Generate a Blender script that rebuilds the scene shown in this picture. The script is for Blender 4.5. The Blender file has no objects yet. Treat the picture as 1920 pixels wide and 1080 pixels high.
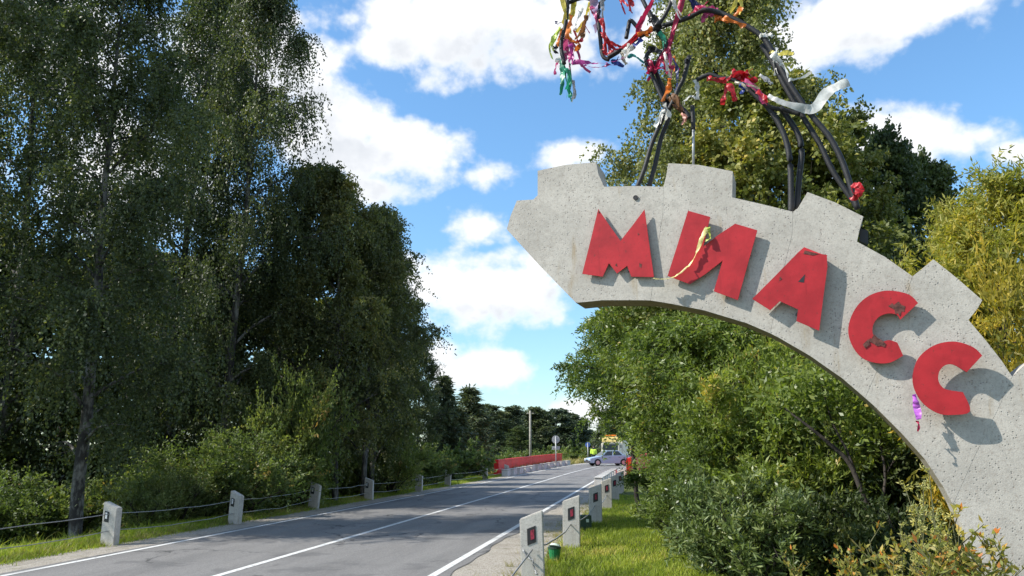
import bpy, bmesh, math, random
import numpy as np
from mathutils import Matrix, Vector
SC = bpy.context.scene
COL = SC.collection
R_ = math.radians
PI = math.pi

# ------------------------------------------------------------------ camera
F, EYE = 1500.0, 1.69                      # focal length in px of a 1920 px wide frame, eye height in metres
PITCH = math.atan(307 / F)
YAW = math.atan(248 / F * math.cos(PITCH)) # camera looks left of the road direction (+Y)
cp, sp, cyw, syw = math.cos(PITCH), math.sin(PITCH), math.cos(YAW), math.sin(YAW)
FW = np.array((-syw * cp, cyw * cp, sp)); RT = np.array((cyw, syw, 0.0)); UPV = np.array((syw * sp, -cyw * sp, cp))
cam = bpy.data.cameras.new("camera"); cam.sensor_width = 36; cam.lens = F / 1920 * 36
cam.clip_start = 0.1; cam.clip_end = 3000
camo = bpy.data.objects.new("camera", cam); COL.objects.link(camo)
camo.matrix_world = Matrix(((RT[0], UPV[0], -FW[0], 0), (RT[1], UPV[1], -FW[1], 0), (RT[2], UPV[2], -FW[2], EYE), (0, 0, 0, 1)))
SC.camera = camo

def ray(px, py):
    return FW + (px - 960) / F * RT + (540 - py) / F * UPV
def at(px, py, Y):
    d = ray(px, py); t = Y / d[1]
    return np.array((d[0] * t, Y, EYE + d[2] * t))
def az_el(px, py):
    d = ray(px, py); d = d / np.linalg.norm(d)
    return math.atan2(d[0], d[1]), math.asin(d[2])

# ------------------------------------------------------------------ sun, sky, exposure
SUN_EL = R_(42)
SUN_AZ = PI + YAW + R_(10)                 # maths angle of the horizontal direction towards the sun: left, a little behind
SUN_STRENGTH, SKY_STRENGTH, EXPOSURE = 4.1, 0.138, 0.76
sdir = Vector((math.cos(SUN_EL) * math.cos(SUN_AZ), math.cos(SUN_EL) * math.sin(SUN_AZ), math.sin(SUN_EL)))
sl = bpy.data.lights.new("sun", "SUN"); sl.energy = SUN_STRENGTH; sl.angle = R_(0.53); sl.color = (1.0, 0.95, 0.86)
so = bpy.data.objects.new("sun", sl); COL.objects.link(so); so.location = (-20, -10, 40)
so.rotation_euler = (-sdir).to_track_quat('-Z', 'Y').to_euler()
SC.view_settings.view_transform = 'Standard'; SC.view_settings.look = 'None'
SC.view_settings.gamma = 1; SC.view_settings.exposure = EXPOSURE; SC.view_settings.use_curve_mapping = False

class NT:
    """small node-tree writer"""
    def __init__(s, tree): s.t = tree
    def n(s, typ, ins=None, **kw):
        nd = s.t.nodes.new(typ)
        for k, v in kw.items(): setattr(nd, k, v)
        for k, v in (ins or {}).items():
            sock = nd.inputs[k]
            if isinstance(v, bpy.types.NodeSocket): s.t.links.new(v, sock)
            else: sock.default_value = v
        return nd
    def m(s, op, a, b=None, c=None, clamp=False):
        nd = s.n('ShaderNodeMath', operation=op, use_clamp=clamp)
        for i, v in enumerate((a, b, c)):
            if v is None: continue
            if isinstance(v, bpy.types.NodeSocket): s.t.links.new(v, nd.inputs[i])
            else: nd.inputs[i].default_value = v
        return nd.outputs[0]
    def v(s, op, a, b=None):
        nd = s.n('ShaderNodeVectorMath', operation=op)
        for i, x in enumerate((a, b)):
            if x is None: continue
            if isinstance(x, bpy.types.NodeSocket): s.t.links.new(x, nd.inputs[i])
            else: nd.inputs[i].default_value = x
        return nd.outputs['Value'] if op in ('LENGTH', 'DOT_PRODUCT') else nd.outputs[0]
    def ss(s, x, lo, hi):
        return s.n('ShaderNodeMapRange', {0: x, 1: lo, 2: hi, 3: 0.0, 4: 1.0}, interpolation_type='SMOOTHSTEP').outputs[0]
    def mix(s, f, a, b, blend='MIX'):
        nd = s.n('ShaderNodeMix', data_type='RGBA', blend_type=blend)
        for k, v in ((0, f), (6, a), (7, b)):
            if isinstance(v, bpy.types.NodeSocket): s.t.links.new(v, nd.inputs[k])
            else: nd.inputs[k].default_value = v if k == 0 else (*v[:3], 1)
        return nd.outputs[2]
    def noise(s, vec, scale, detail=4, rough=0.55, out=0):
        nd = s.n('ShaderNodeTexNoise', {'Scale': scale, 'Detail': detail, 'Roughness': rough})
        if vec is not None: s.t.links.new(vec, nd.inputs['Vector'])
        return nd.outputs[out]
    def ramp(s, fac, stops):
        nd = s.n('ShaderNodeValToRGB', {0: fac}); e = nd.color_ramp.elements
        while len(e) < len(stops): e.new(0.5)
        for i, (p, c) in enumerate(stops): e[i].position = p; e[i].color = (*c[:3], 1)
        return nd.outputs[0]

W = bpy.data.worlds.new("World"); SC.world = W; W.use_nodes = True
wt = W.node_tree; wt.nodes.clear(); N = NT(wt)
sky = N.n('ShaderNodeTexSky', sky_type='NISHITA', sun_disc=False, sun_elevation=SUN_EL, sun_rotation=PI / 2 - SUN_AZ,
          altitude=300, air_density=1.15, dust_density=0.5, ozone_density=2.6)
geo = N.n('ShaderNodeTexCoord').outputs['Generated']
sx = N.n('ShaderNodeSeparateXYZ', {0: geo})
uu = N.m('ARCTAN2', sx.outputs[0], sx.outputs[1]); vv = N.m('ARCSINE', sx.outputs[2])
# the cumulus field: (px, py, half-width, half-height, weight) measured on the photograph, kept as directions in the sky
BLOBS = [(860, 40, 270, 130, 1), (1010, 55, 220, 110, 1), (760, 75, 130, 70, .9), (620, 245, 150, 130, 1.05), (560, 130, 130, 110, 1),
         (430, 120, 160, 130, 1), (745, 285, 180, 80, 1), (700, 350, 110, 45, .75), (925, 328, 95, 26, .42), (893, 428, 78, 50, .8),
         (905, 550, 200, 95, 1), (830, 530, 130, 80, .8), (905, 690, 140, 52, .85), (1075, 292, 95, 42, .8), (1590, 40, 240, 90, .95),
         (1740, 0, 190, 50, .9), (1665, 275, 130, 95, .9), (1800, 275, 80, 30, .45), (1110, 770, 90, 40, .7), (480, 5, 90, 30, .6),
         (1900, 300, 60, 25, .5), (560, 40, 120, 40, .6), (1000, 490, 100, 34, .45), (1230, 60, 160, 60, .7), (820, 665, 90, 40, .6), (250, 330, 200, 150, .8), (90, 60, 180, 130, .8)]
def dens(u, v):
    uv = N.n('ShaderNodeCombineXYZ', {0: u, 1: v, 2: 0.0}).outputs[0]
    nz = N.noise(uv, 7.0, 2, 0.5, 1)
    w = N.v('MULTIPLY', N.v('SUBTRACT', nz, (.5, .5, .5)), (.045, .03, 0))
    uvw = N.v('ADD', uv, w)
    acc = None
    for px, py, rx, ry, wgt in BLOBS:
        a, e = az_el(px, py)
        k = F * 1.12
        q = N.v('MULTIPLY', N.v('SUBTRACT', uvw, (a, e, 0)), (k / rx, k / ry, 0))
        f = N.m('MULTIPLY', N.m('SUBTRACT', 1.0, N.v('LENGTH', q)), wgt)
        acc = f if acc is None else N.m('SMOOTH_MAX', acc, f, 0.12)
    f1 = N.noise(N.v('MULTIPLY', uv, (1, 1.25, 1)), 13.0, 9, 0.58)
    f2 = N.n('ShaderNodeTexVoronoi', {'Vector': N.v('MULTIPLY', uvw, (1, 1.2, 1)), 'Scale': 26.0, 'Detail': 3.0, 'Roughness': .55}, feature='SMOOTH_F1').outputs[0]
    acc = N.m('ADD', acc, N.m('MULTIPLY', N.m('SUBTRACT', f1, .5), 1.6))
    acc = N.m('ADD', acc, N.m('ADD', N.m('MULTIPLY', N.m('SUBTRACT', .42, f2), .46), .09))
    return acc
d0 = dens(uu, vv)
d1 = dens(N.m('SUBTRACT', uu, .018), N.m('ADD', vv, .042))
# the same kind of cloud goes on all round outside the measured field
ctr = N.v('DOT_PRODUCT', geo, tuple(FW))
gen = N.m('ADD', N.m('MULTIPLY', N.m('SUBTRACT', N.noise(geo, 3.2, 9, .55), .5), 3.2), -.05)
far_ = N.m('MULTIPLY', N.ss(ctr, .62, .74), -3.0)
d0 = N.m('MAXIMUM', d0, N.m('ADD', gen, far_))
alpha = N.m('MULTIPLY', N.ss(d0, -.20, .40), N.ss(vv, -.01, .05))
thick = N.ss(d1, .02, .72)
body = N.m('MULTIPLY', thick, N.ss(d0, .08, .5))
body = N.m('MULTIPLY', body, N.n('ShaderNodeMapRange', {0: N.noise(geo, 9.0, 6, .6), 1: .3, 2: .7, 3: .35, 4: 1.1}).outputs[0])
cloudc = N.mix(body, (.66, .67, .685), (.44, .465, .505))
skyc = N.n('ShaderNodeVectorMath', {0: sky.outputs[0], 3: SKY_STRENGTH}, operation='SCALE').outputs[0]
skyc = N.v('MULTIPLY', skyc, N.mix(N.ss(vv, 0.0, .45), (.66, .80, .90), (.70, .93, 1.03)))
col = N.mix(alpha, skyc, cloudc)
bg = N.n('ShaderNodeBackground', {0: col, 1: 1.0})
wt.links.new(bg.outputs[0], N.n('ShaderNodeOutputWorld').inputs[0])

# ------------------------------------------------------------------ mesh helpers
def mesh_np(name, V, Q, mats, tint=None, T=None, smooth=False, matidx=None):
    """mesh from numpy arrays: V (n,3), quads Q (m,4) and/or triangles T (k,3)"""
    V = np.asarray(V, np.float32)
    Q = np.zeros((0, 4), np.int32) if Q is None or len(Q) == 0 else np.asarray(Q, np.int32)
    T = np.zeros((0, 3), np.int32) if T is None or len(T) == 0 else np.asarray(T, np.int32)
    me = bpy.data.meshes.new(name)
    me.vertices.add(len(V)); me.vertices.foreach_set('co', V.ravel())
    nl = Q.size + T.size; npoly = len(Q) + len(T)
    me.loops.add(nl); me.loops.foreach_set('vertex_index', np.concatenate((Q.ravel(), T.ravel())).astype(np.int32))
    me.polygons.add(npoly)
    st = np.concatenate((np.arange(len(Q)) * 4, Q.size + np.arange(len(T)) * 3)).astype(np.int32)
    me.polygons.foreach_set('loop_start', st)
    if smooth: me.polygons.foreach_set('use_smooth', np.ones(npoly, bool))
    for m in (mats if isinstance(mats, (list, tuple)) else [mats]): me.materials.append(m)
    if matidx is not None: me.polygons.foreach_set('material_index', np.asarray(matidx, np.int32))
    if tint is not None:
        at_ = me.attributes.new('tint', 'FLOAT', 'POINT'); at_.data.foreach_set('value', np.asarray(tint, np.float32))
    me.update(calc_edges=True); me.validate()
    return me

def link(name, data, parent=None, loc=(0, 0, 0), rotz=0.0):
    o = bpy.data.objects.new(name, data); COL.objects.link(o)
    o.location = [float(v) for v in loc]; o.rotation_euler = (0, 0, float(rotz))
    if parent is not None: o.parent = parent
    return o
def tag(o, label=None, cat=None, group=None, kind=None):
    if label: o['label'] = label
    if cat: o['category'] = cat
    if group: o['group'] = group
    if kind: o['kind'] = kind
    return o
def thing(name, label, cat, loc=(0, 0, 0), rotz=0.0, group=None):
    return tag(link(name, None, None, loc, rotz), label, cat, group)
def copy_thing(src, label, loc=None, rotz=None, group=None, scale=None):
    r = src.copy(); COL.objects.link(r)
    for ch in list(src.children):
        c = ch.copy(); COL.objects.link(c); c.parent = r
        for g in list(ch.children):
            d = g.copy(); COL.objects.link(d); d.parent = c
    if label: r['label'] = label
    if group: r['group'] = group
    if loc is not None: r.location = [float(v) for v in loc]
    if rotz is not None: r.rotation_euler = (0, 0, float(rotz))
    if scale is not None: r.scale = scale
    return r

class MB:
    """collects boxes, prisms and tubes, then links them as one mesh object"""
    def __init__(s): s.bm = bmesh.new()
    def box(s, c, size, rot=None, taper=1.0):
        x, y, z = [v / 2 for v in size]; vs = []
        for zz in (-1, 1):
            k = taper if zz > 0 else 1
            for xx, yy in ((-1, -1), (1, -1), (1, 1), (-1, 1)):
                p = Vector((xx * x * k, yy * y * k, zz * z))
                if rot is not None: p = rot @ p
                vs.append(s.bm.verts.new(p + Vector(c)))
        for f in ((3, 2, 1, 0), (4, 5, 6, 7), (0, 1, 5, 4), (1, 2, 6, 5), (2, 3, 7, 6), (3, 0, 4, 7)):
            s.bm.faces.new([vs[i] for i in f])
        return s
    def prism(s, front, back):
        a = [s.bm.verts.new(p) for p in front]; b = [s.bm.verts.new(p) for p in back]; n = len(a)
        s.bm.faces.new(a); s.bm.faces.new(b[::-1])
        for i in range(n):
            j = (i + 1) % n
            s.bm.faces.new((a[j], a[i], b[i], b[j]))
        return s
    def tube(s, pts, r, seg=8, cap=True):
        V, Q, rings = tube_np(pts, r, seg)
        vs = [s.bm.verts.new(p) for p in V]
        for q in Q: s.bm.faces.new([vs[i] for i in q])
        if cap:
            s.bm.faces.new(vs[:seg][::-1]); s.bm.faces.new(vs[-seg:])
        return s
    def disc(s, c, axis, r, th, seg=24):
        ax = Vector(axis).normalized()
        return s.tube([Vector(c) - ax * th / 2, Vector(c) + ax * th / 2], r, seg)
    def build(s, name, mat, parent=None, bevel=0, smooth=False, loc=(0, 0, 0), rotz=0, seg=2):
        bmesh.ops.recalc_face_normals(s.bm, faces=s.bm.faces[:])
        if bevel:
            bmesh.ops.bevel(s.bm, geom=s.bm.edges[:], offset=bevel, segments=seg, affect='EDGES', clamp_overlap=True)
        me = bpy.data.meshes.new(name); s.bm.to_mesh(me); s.bm.free()
        if smooth:
            for p in me.polygons: p.use_smooth = True
        me.materials.append(mat)
        return link(name, me, parent, loc, rotz)

def tube_np(pts, r, seg=8):
    P = np.asarray([tuple(p) for p in pts], float); n = len(P)
    r = np.full(n, r, float) if np.isscalar(r) else np.asarray(r, float)
    t = np.gradient(P, axis=0); t /= np.linalg.norm(t, axis=1)[:, None] + 1e-9
    ref = np.array((0, 0, 1.0)) if abs(t[0][2]) < .9 else np.array((1.0, 0, 0))
    u = np.cross(t, ref); u /= np.linalg.norm(u, axis=1)[:, None] + 1e-9
    w = np.cross(t, u)
    a = np.arange(seg) / seg * 2 * PI
    V = P[:, None] + r[:, None, None] * (np.cos(a)[None, :, None] * u[:, None] + np.sin(a)[None, :, None] * w[:, None])
    i = np.arange(n - 1)[:, None] * seg; j = np.arange(seg)[None]
    Q = np.stack((i + j, i + (j + 1) % seg, i + seg + (j + 1) % seg, i + seg + j), -1).reshape(-1, 4)
    return V.reshape(-1, 3), Q, None
def spline(pts, k=8):
    P = np.asarray(pts, float); n = len(P); out = []
    for i in range(n - 1):
        p0, p1, p2, p3 = P[max(i - 1, 0)], P[i], P[i + 1], P[min(i + 2, n - 1)]
        for t in np.linspace(0, 1, k, endpoint=False):
            out.append(.5 * (2 * p1 + (p2 - p0) * t + (2 * p0 - 5 * p1 + 4 * p2 - p3) * t ** 2 + (3 * p1 - p0 - 3 * p2 + p3) * t ** 3))
    out.append(P[-1]); return np.array(out)

# ------------------------------------------------------------------ materials
def new_mat(name):
    m = bpy.data.materials.new(name); m.use_nodes = True
    t = m.node_tree; b = t.nodes['Principled BSDF']
    return m, NT(t), b, t
def plain(name, c, rough=.5, metal=0.0, var=.12, vscale=6.0, bump=0.0):
    m, n, b, t = new_mat(name)
    co = n.n('ShaderNodeTexCoord').outputs['Object']
    f = n.noise(co, vscale, 5, .6)
    d = tuple(v * (1 - var) for v in c); l = tuple(min(1, v * (1 + var)) for v in c)
    t.links.new(n.mix(n.ss(f, .3, .7), d, l), b.inputs['Base Color'])
    b.inputs['Roughness'].default_value = rough; b.inputs['Metallic'].default_value = metal
    if bump:
        bp = n.n('ShaderNodeBump', {'Strength': bump, 'Distance': .01, 'Height': n.noise(co, vscale * 8, 4)})
        t.links.new(bp.outputs[0], b.inputs['Normal'])
    return m
def leaf_mat(name, stops, transl=.28, rough=.5, spec=.35, tcol=1.5):
    m, n, b, t = new_mat(name)
    tn = n.n('ShaderNodeAttribute', attribute_name='tint').outputs['Fac']
    orn = n.n('ShaderNodeObjectInfo').outputs['Random']
    co = n.n('ShaderNodeTexCoord').outputs['Object']
    tn = n.m('ADD', tn, n.m('MULTIPLY', n.m('SUBTRACT', n.noise(co, 1.3, 2), .5), .55))
    c = n.mix(1.0, n.ramp(tn, stops), n.mix(orn, (.74, .80, .85), (1.28, 1.18, 1.0)), 'MULTIPLY')
    t.links.new(c, b.inputs['Base Color']); b.inputs['Roughness'].default_value = rough
    b.inputs['Specular IOR Level'].default_value = spec
    tr = n.n('ShaderNodeBsdfTranslucent', {0: n.mix(1.0, c, (tcol, tcol * 1.05, tcol * .45), 'MULTIPLY')})
    mx = n.n('ShaderNodeMixShader', {0: transl, 1: b.outputs[0], 2: tr.outputs[0]})
    t.links.new(mx.outputs[0], t.nodes['Material Output'].inputs[0])
    return m
def concrete(name, base, speck=.5, scale=1.0, stain=(.30, .22, .12), stain_amt=.35, bump=.25):
    m, n, b, t = new_mat(name)
    co = n.n('ShaderNodeTexCoord').outputs['Object']
    big = n.noise(co, 1.6 * scale, 6, .6); mid = n.noise(co, 9 * scale, 6, .65); fine = n.noise(co, 70 * scale, 3, .6)
    c = n.mix(n.ss(big, .3, .72), tuple(v * .84 for v in base), tuple(v * 1.1 for v in base))
    c = n.mix(n.m('MULTIPLY', n.ss(mid, .45, .72), .6), c, tuple(v * .72 for v in base))
    vo = n.n('ShaderNodeTexVoronoi', {'Vector': co, 'Scale': 42 * scale, 'Randomness': 1.0})
    rnd = n.n('ShaderNodeSeparateColor', {0: vo.outputs['Color']}).outputs[0]
    pit = n.m('MULTIPLY', n.m('SUBTRACT', 1.0, n.ss(vo.outputs['Distance'], .12, .40)), n.ss(rnd, .55, .78))
    pit = n.m('MULTIPLY', pit, n.ss(n.noise(co, 4 * scale, 4), .36, .56))
    c = n.mix(n.m('MULTIPLY', pit, speck), c, (.11, .10, .10))
    vo2 = n.n('ShaderNodeTexVoronoi', {'Vector': co, 'Scale': 110 * scale})
    r2 = n.n('ShaderNodeSeparateColor', {0: vo2.outputs['Color']}).outputs[0]
    c = n.mix(n.m('MULTIPLY', n.ss(r2, .4, 1.0), .24), c, (.2, .175, .16))
    lich = n.noise(co, 26 * scale, 5, .7)
    c = n.mix(n.m('MULTIPLY', n.ss(lich, .52, .68), .46), c, (.23, .18, .145))
    c = n.mix(n.m('MULTIPLY', n.ss(lich, .46, .32), .22), c, tuple(min(.8, v * 1.35) for v in base))
    st = n.noise(n.v('MULTIPLY', co, (5 * scale, 5 * scale, .9 * scale)), 1.0, 4, .6)
    c = n.mix(n.m('MULTIPLY', n.ss(st, .58, .75), stain_amt), c, stain)
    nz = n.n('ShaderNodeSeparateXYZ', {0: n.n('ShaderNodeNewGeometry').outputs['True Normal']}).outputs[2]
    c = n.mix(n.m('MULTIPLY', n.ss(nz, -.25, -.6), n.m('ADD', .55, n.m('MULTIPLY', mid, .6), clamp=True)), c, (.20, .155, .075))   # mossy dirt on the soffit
    t.links.new(c, b.inputs['Base Color']); b.inputs['Roughness'].default_value = .88; b.inputs['Specular IOR Level'].default_value = .2
    h = n.m('ADD', n.m('MULTIPLY', fine, .5), n.m('MULTIPLY', pit, -1.0))
    bp = n.n('ShaderNodeBump', {'Strength': bump, 'Distance': .008, 'Height': h})
    t.links.new(bp.outputs[0], b.inputs['Normal'])
    return m
def worn_paint(name, c, under=(.16, .12, .10), amt=.5, scale=1.0, rough=.5):
    m, n, b, t = new_mat(name)
    co = n.n('ShaderNodeTexCoord').outputs['Object']
    f = n.noise(co, 3 * scale, 5, .6); g = n.noise(co, 22 * scale, 6, .7)
    col_ = n.mix(n.ss(f, .3, .7), tuple(v * .82 for v in c), tuple(min(1, v * 1.15) for v in c))
    col_ = n.mix(n.m('MULTIPLY', n.ss(g, .60, .70), amt), col_, under)
    st = n.noise(n.v('MULTIPLY', co, (16 * scale, 16 * scale, 2.5 * scale)), 1.0, 4)
    col_ = n.mix(n.m('MULTIPLY', n.ss(st, .55, .8), amt * .5), col_, tuple(v * .5 for v in c))
    t.links.new(col_, b.inputs['Base Color']); b.inputs['Roughness'].default_value = rough; b.inputs['Specular IOR Level'].default_value = .3
    bp = n.n('ShaderNodeBump', {'Strength': .25, 'Distance': .006, 'Height': n.noise(co, 14 * scale, 4)})
    t.links.new(bp.outputs[0], b.inputs['Normal'])
    return m

M = {}
M['arch'] = concrete('weathered_concrete', (.475, .445, .395), .6, 1.0, stain_amt=.75, bump=.5)
M['post'] = concrete('whitewashed_concrete', (.58, .55, .495), .8, 1.6, stain=(.28, .235, .18), stain_amt=.65)
M['block'] = concrete('block_concrete', (.60, .59, .57), .4, 1.0)
M['letter'] = worn_paint('red_letter_paint', (.39, .020, .026), (.12, .03, .024), .8, 1.3, .5)
M['redpaint'] = worn_paint('red_parapet_paint', (.64, .022, .018), (.3, .06, .04), .3, .6)
M['black'] = plain('black_paint', (.02, .02, .022), .5)
M['rod'] = plain('black_rod', (.012, .012, .014), .6, 0, .4, 9, .3)
M['galv'] = plain('galvanised_steel', (.36, .37, .38), .5, .4)
M['wire'] = plain('pale_steel_cable', (.30, .30, .30), .5, .3)
M['white'] = plain('white_reflector', (.7, .7, .7), .35)
M['redref'] = plain('red_reflector', (.26, .018, .04), .5, 0, .5, 25)
M['rust'] = plain('dark_rust', (.10, .035, .028), .9, 0, .6, 30)
M['wood'] = plain('grey_weathered_pole', (.27, .25, .21), .8, 0, .25, 4)
M['glass'] = plain('dark_glass', (.03, .04, .045), .08)
M['rubber'] = plain('tyre_rubber', (.02, .02, .02), .8)
M['alloy'] = plain('wheel_alloy', (.45, .45, .47), .35, .6)
M['carpaint'] = plain('silver_blue_car_paint', (.33, .44, .56), .4, .15, .03)
M['lamp'] = plain('lamp_glass', (.75, .75, .72), .12)
M['plastic'] = plain('dark_grey_plastic', (.05, .05, .055), .5)
M['yellow'] = plain('yellow_paint', (.72, .56, .20), .5)
M['cream'] = plain('cream_paint', (.62, .58, .48), .45)
M['orange'] = plain('orange_lamp', (.75, .22, .03), .3)
M['vest'] = plain('lime_high_visibility_cloth', (.62, .85, .08), .7)
M['navy'] = plain('navy_cloth', (.02, .025, .05), .8)
M['skin'] = plain('skin', (.5, .3, .22), .6)
M['hair'] = plain('dark_cap', (.03, .028, .03), .8)
M['blue'] = plain('blue_sign_paint', (.05, .13, .45), .4)
M['greyback'] = plain('bare_sign_back', (.42, .44, .45), .4, .5)
M['green'] = plain('green_plastic', (.012, .17, .055), .35)
M['paleplastic'] = plain('pale_green_plastic', (.55, .66, .55), .45)
M['darkgreen'] = plain('dark_green_plastic', (.02, .05, .03), .4)

def bark(name, c1, c2, sc=1.0):
    m, n, b, t = new_mat(name)
    co = n.n('ShaderNodeTexCoord').outputs['Object']
    f = n.noise(n.v('MULTIPLY', co, (5 * sc, 5 * sc, 2.2 * sc)), 1.0, 6, .65)
    t.links.new(n.mix(n.ss(f, .42, .62), c1, c2), b.inputs['Base Color'])
    b.inputs['Roughness'].default_value = .9
    bp = n.n('ShaderNodeBump', {'Strength': .6, 'Distance': .03, 'Height': n.noise(co, 12 * sc, 5)})
    t.links.new(bp.outputs[0], b.inputs['Normal'])
    return m
M['birchbark'] = bark('birch_bark', (.03, .026, .024), (.20, .19, .17))
M['darkbark'] = bark('dark_bark', (.018, .014, .012), (.05, .04, .032))
M['stem'] = plain('green_brown_stem', (.10, .10, .04), .8)

G0 = (.018, .030, .012)
M['leaf_birch'] = leaf_mat('birch_leaf', [(0, (.042, .058, .028)), (.45, (.080, .105, .048)), (.8, (.125, .152, .065)), (1, (.22, .21, .07))], .34, .5, .35)
M['leaf_birch_olive_lit'] = leaf_mat('olive_lit_birch_leaf', [(0, (.060, .076, .034)), (.45, (.115, .135, .060)), (.8, (.18, .19, .08)), (1, (.28, .25, .09))], .38, .5, .4)  # birch leaf lightened: olive light on the lower row put into the colour
M['leaf_birch_lit'] = leaf_mat('painted_lit_birch_leaf', [(0, (.105, .13, .052)), (.5, (.195, .22, .09)), (.85, (.29, .29, .12)), (1, (.36, .30, .10))])  # brighter copy of the birch leaf, sunlight painted into its colour
M['leaf_olive'] = leaf_mat('olive_leaf', [(0, (.085, .11, .032)), (.5, (.16, .185, .055)), (.85, (.26, .255, .075)), (1, (.36, .29, .07))])
M['leaf_dark'] = leaf_mat('dark_leaf', [(0, (.045, .07, .028)), (.6, (.09, .125, .048)), (1, (.15, .175, .06))])
M['leaf_painted_shade'] = leaf_mat('painted_shade_leaf', [(0, (.028, .045, .015)), (.6, (.055, .082, .026)), (1, (.11, .125, .035))])  # darkened leaf: the shade under the arch is painted into the bushes
M['leaf_gold'] = leaf_mat('golden_leaf', [(0, (.16, .17, .03)), (.35, (.32, .27, .04)), (.75, (.50, .36, .045)), (1, (.58, .37, .045))], .4)
M['leaf_yg'] = leaf_mat('yellow_green_leaf', [(0, (.15, .18, .04)), (.5, (.31, .30, .065)), (1, (.52, .41, .08))], .42)
M['leaf_willow'] = leaf_mat('willow_leaf', [(0, (.08, .12, .03)), (.5, (.165, .225, .052)), (.86, (.26, .30, .09)), (1, (.40, .30, .09))], .42, .42, .45)
M['leaf_grey'] = leaf_mat('grey_willow_leaf', [(0, (.08, .115, .036)), (.6, (.15, .20, .066)), (1, (.27, .30, .12))], .25, .42, .5)
M['leaf_bush'] = leaf_mat('bush_leaf', [(0, (.072, .105, .034)), (.5, (.14, .185, .062)), (.88, (.22, .255, .10)), (1, (.33, .22, .09))], .42)
M['needle'] = leaf_mat('conifer_needle', [(0, (.045, .066, .042)), (.6, (.085, .115, .066)), (1, (.14, .16, .075))], .2)
M['weed'] = leaf_mat('wormwood_leaf', [(0, (.24, .26, .09)), (.5, (.42, .41, .16)), (1, (.58, .52, .21))], .4)
M['autumn'] = leaf_mat('autumn_weed_leaf', [(0, (.12, .16, .04)), (.5, (.24, .25, .06)), (.78, (.34, .27, .07)), (.9, (.48, .24, .05)), (1, (.50, .17, .04))], .35)
M['grass'] = leaf_mat('grass_blade', [(0, (.115, .165, .024)), (.5, (.23, .30, .04)), (.85, (.34, .38, .07)), (1, (.48, .41, .15))], .4, .55, .25)
M['straw'] = leaf_mat('dry_grass', [(0, (.16, .17, .05)), (.5, (.30, .26, .10)), (1, (.42, .34, .16))], .3)

# ground
m, n, b, t = new_mat('verge_ground'); M['ground'] = m
co = n.n('ShaderNodeTexCoord').outputs['Object']
c = n.mix(n.ss(n.noise(co, .8, 6, .6), .35, .65), (.045, .060, .016), (.085, .105, .024))
c = n.mix(n.m('MULTIPLY', n.ss(n.noise(co, 5, 6, .7), .52, .72), .7), c, (.11, .095, .055))
t.links.new(c, b.inputs['Base Color']); b.inputs['Roughness'].default_value = .95; b.inputs['Specular IOR Level'].default_value = .1
bp = n.n('ShaderNodeBump', {'Strength': .8, 'Distance': .05, 'Height': n.noise(co, 18, 5, .7)}); t.links.new(bp.outputs[0], b.inputs['Normal'])
# gravel
m, n, b, t = new_mat('gravel_shoulder'); M['gravel'] = m
co = n.n('ShaderNodeTexCoord').outputs['Object']
vo = n.n('ShaderNodeTexVoronoi', {'Vector': co, 'Scale': 55.0}); g = n.n('ShaderNodeSeparateColor', {0: vo.outputs['Color']}).outputs[0]
c = n.mix(g, (.27, .24, .20), (.52, .475, .41))
c = n.mix(n.m('MULTIPLY', n.ss(n.noise(co, 1.1, 6, .65), .45, .7), .6), c, (.25, .22, .175))
c = n.mix(n.m('MULTIPLY', n.ss(n.noise(co, 2.3, 6, .7), .56, .70), .7), c, (.10, .115, .035))
t.links.new(c, b.inputs['Base Color']); b.inputs['Roughness'].default_value = .95; b.inputs['Specular IOR Level'].default_value = .15
bp = n.n('ShaderNodeBump', {'Strength': .9, 'Distance': .02, 'Height': vo.outputs['Distance']}); t.links.new(bp.outputs[0], b.inputs['Normal'])
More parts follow.
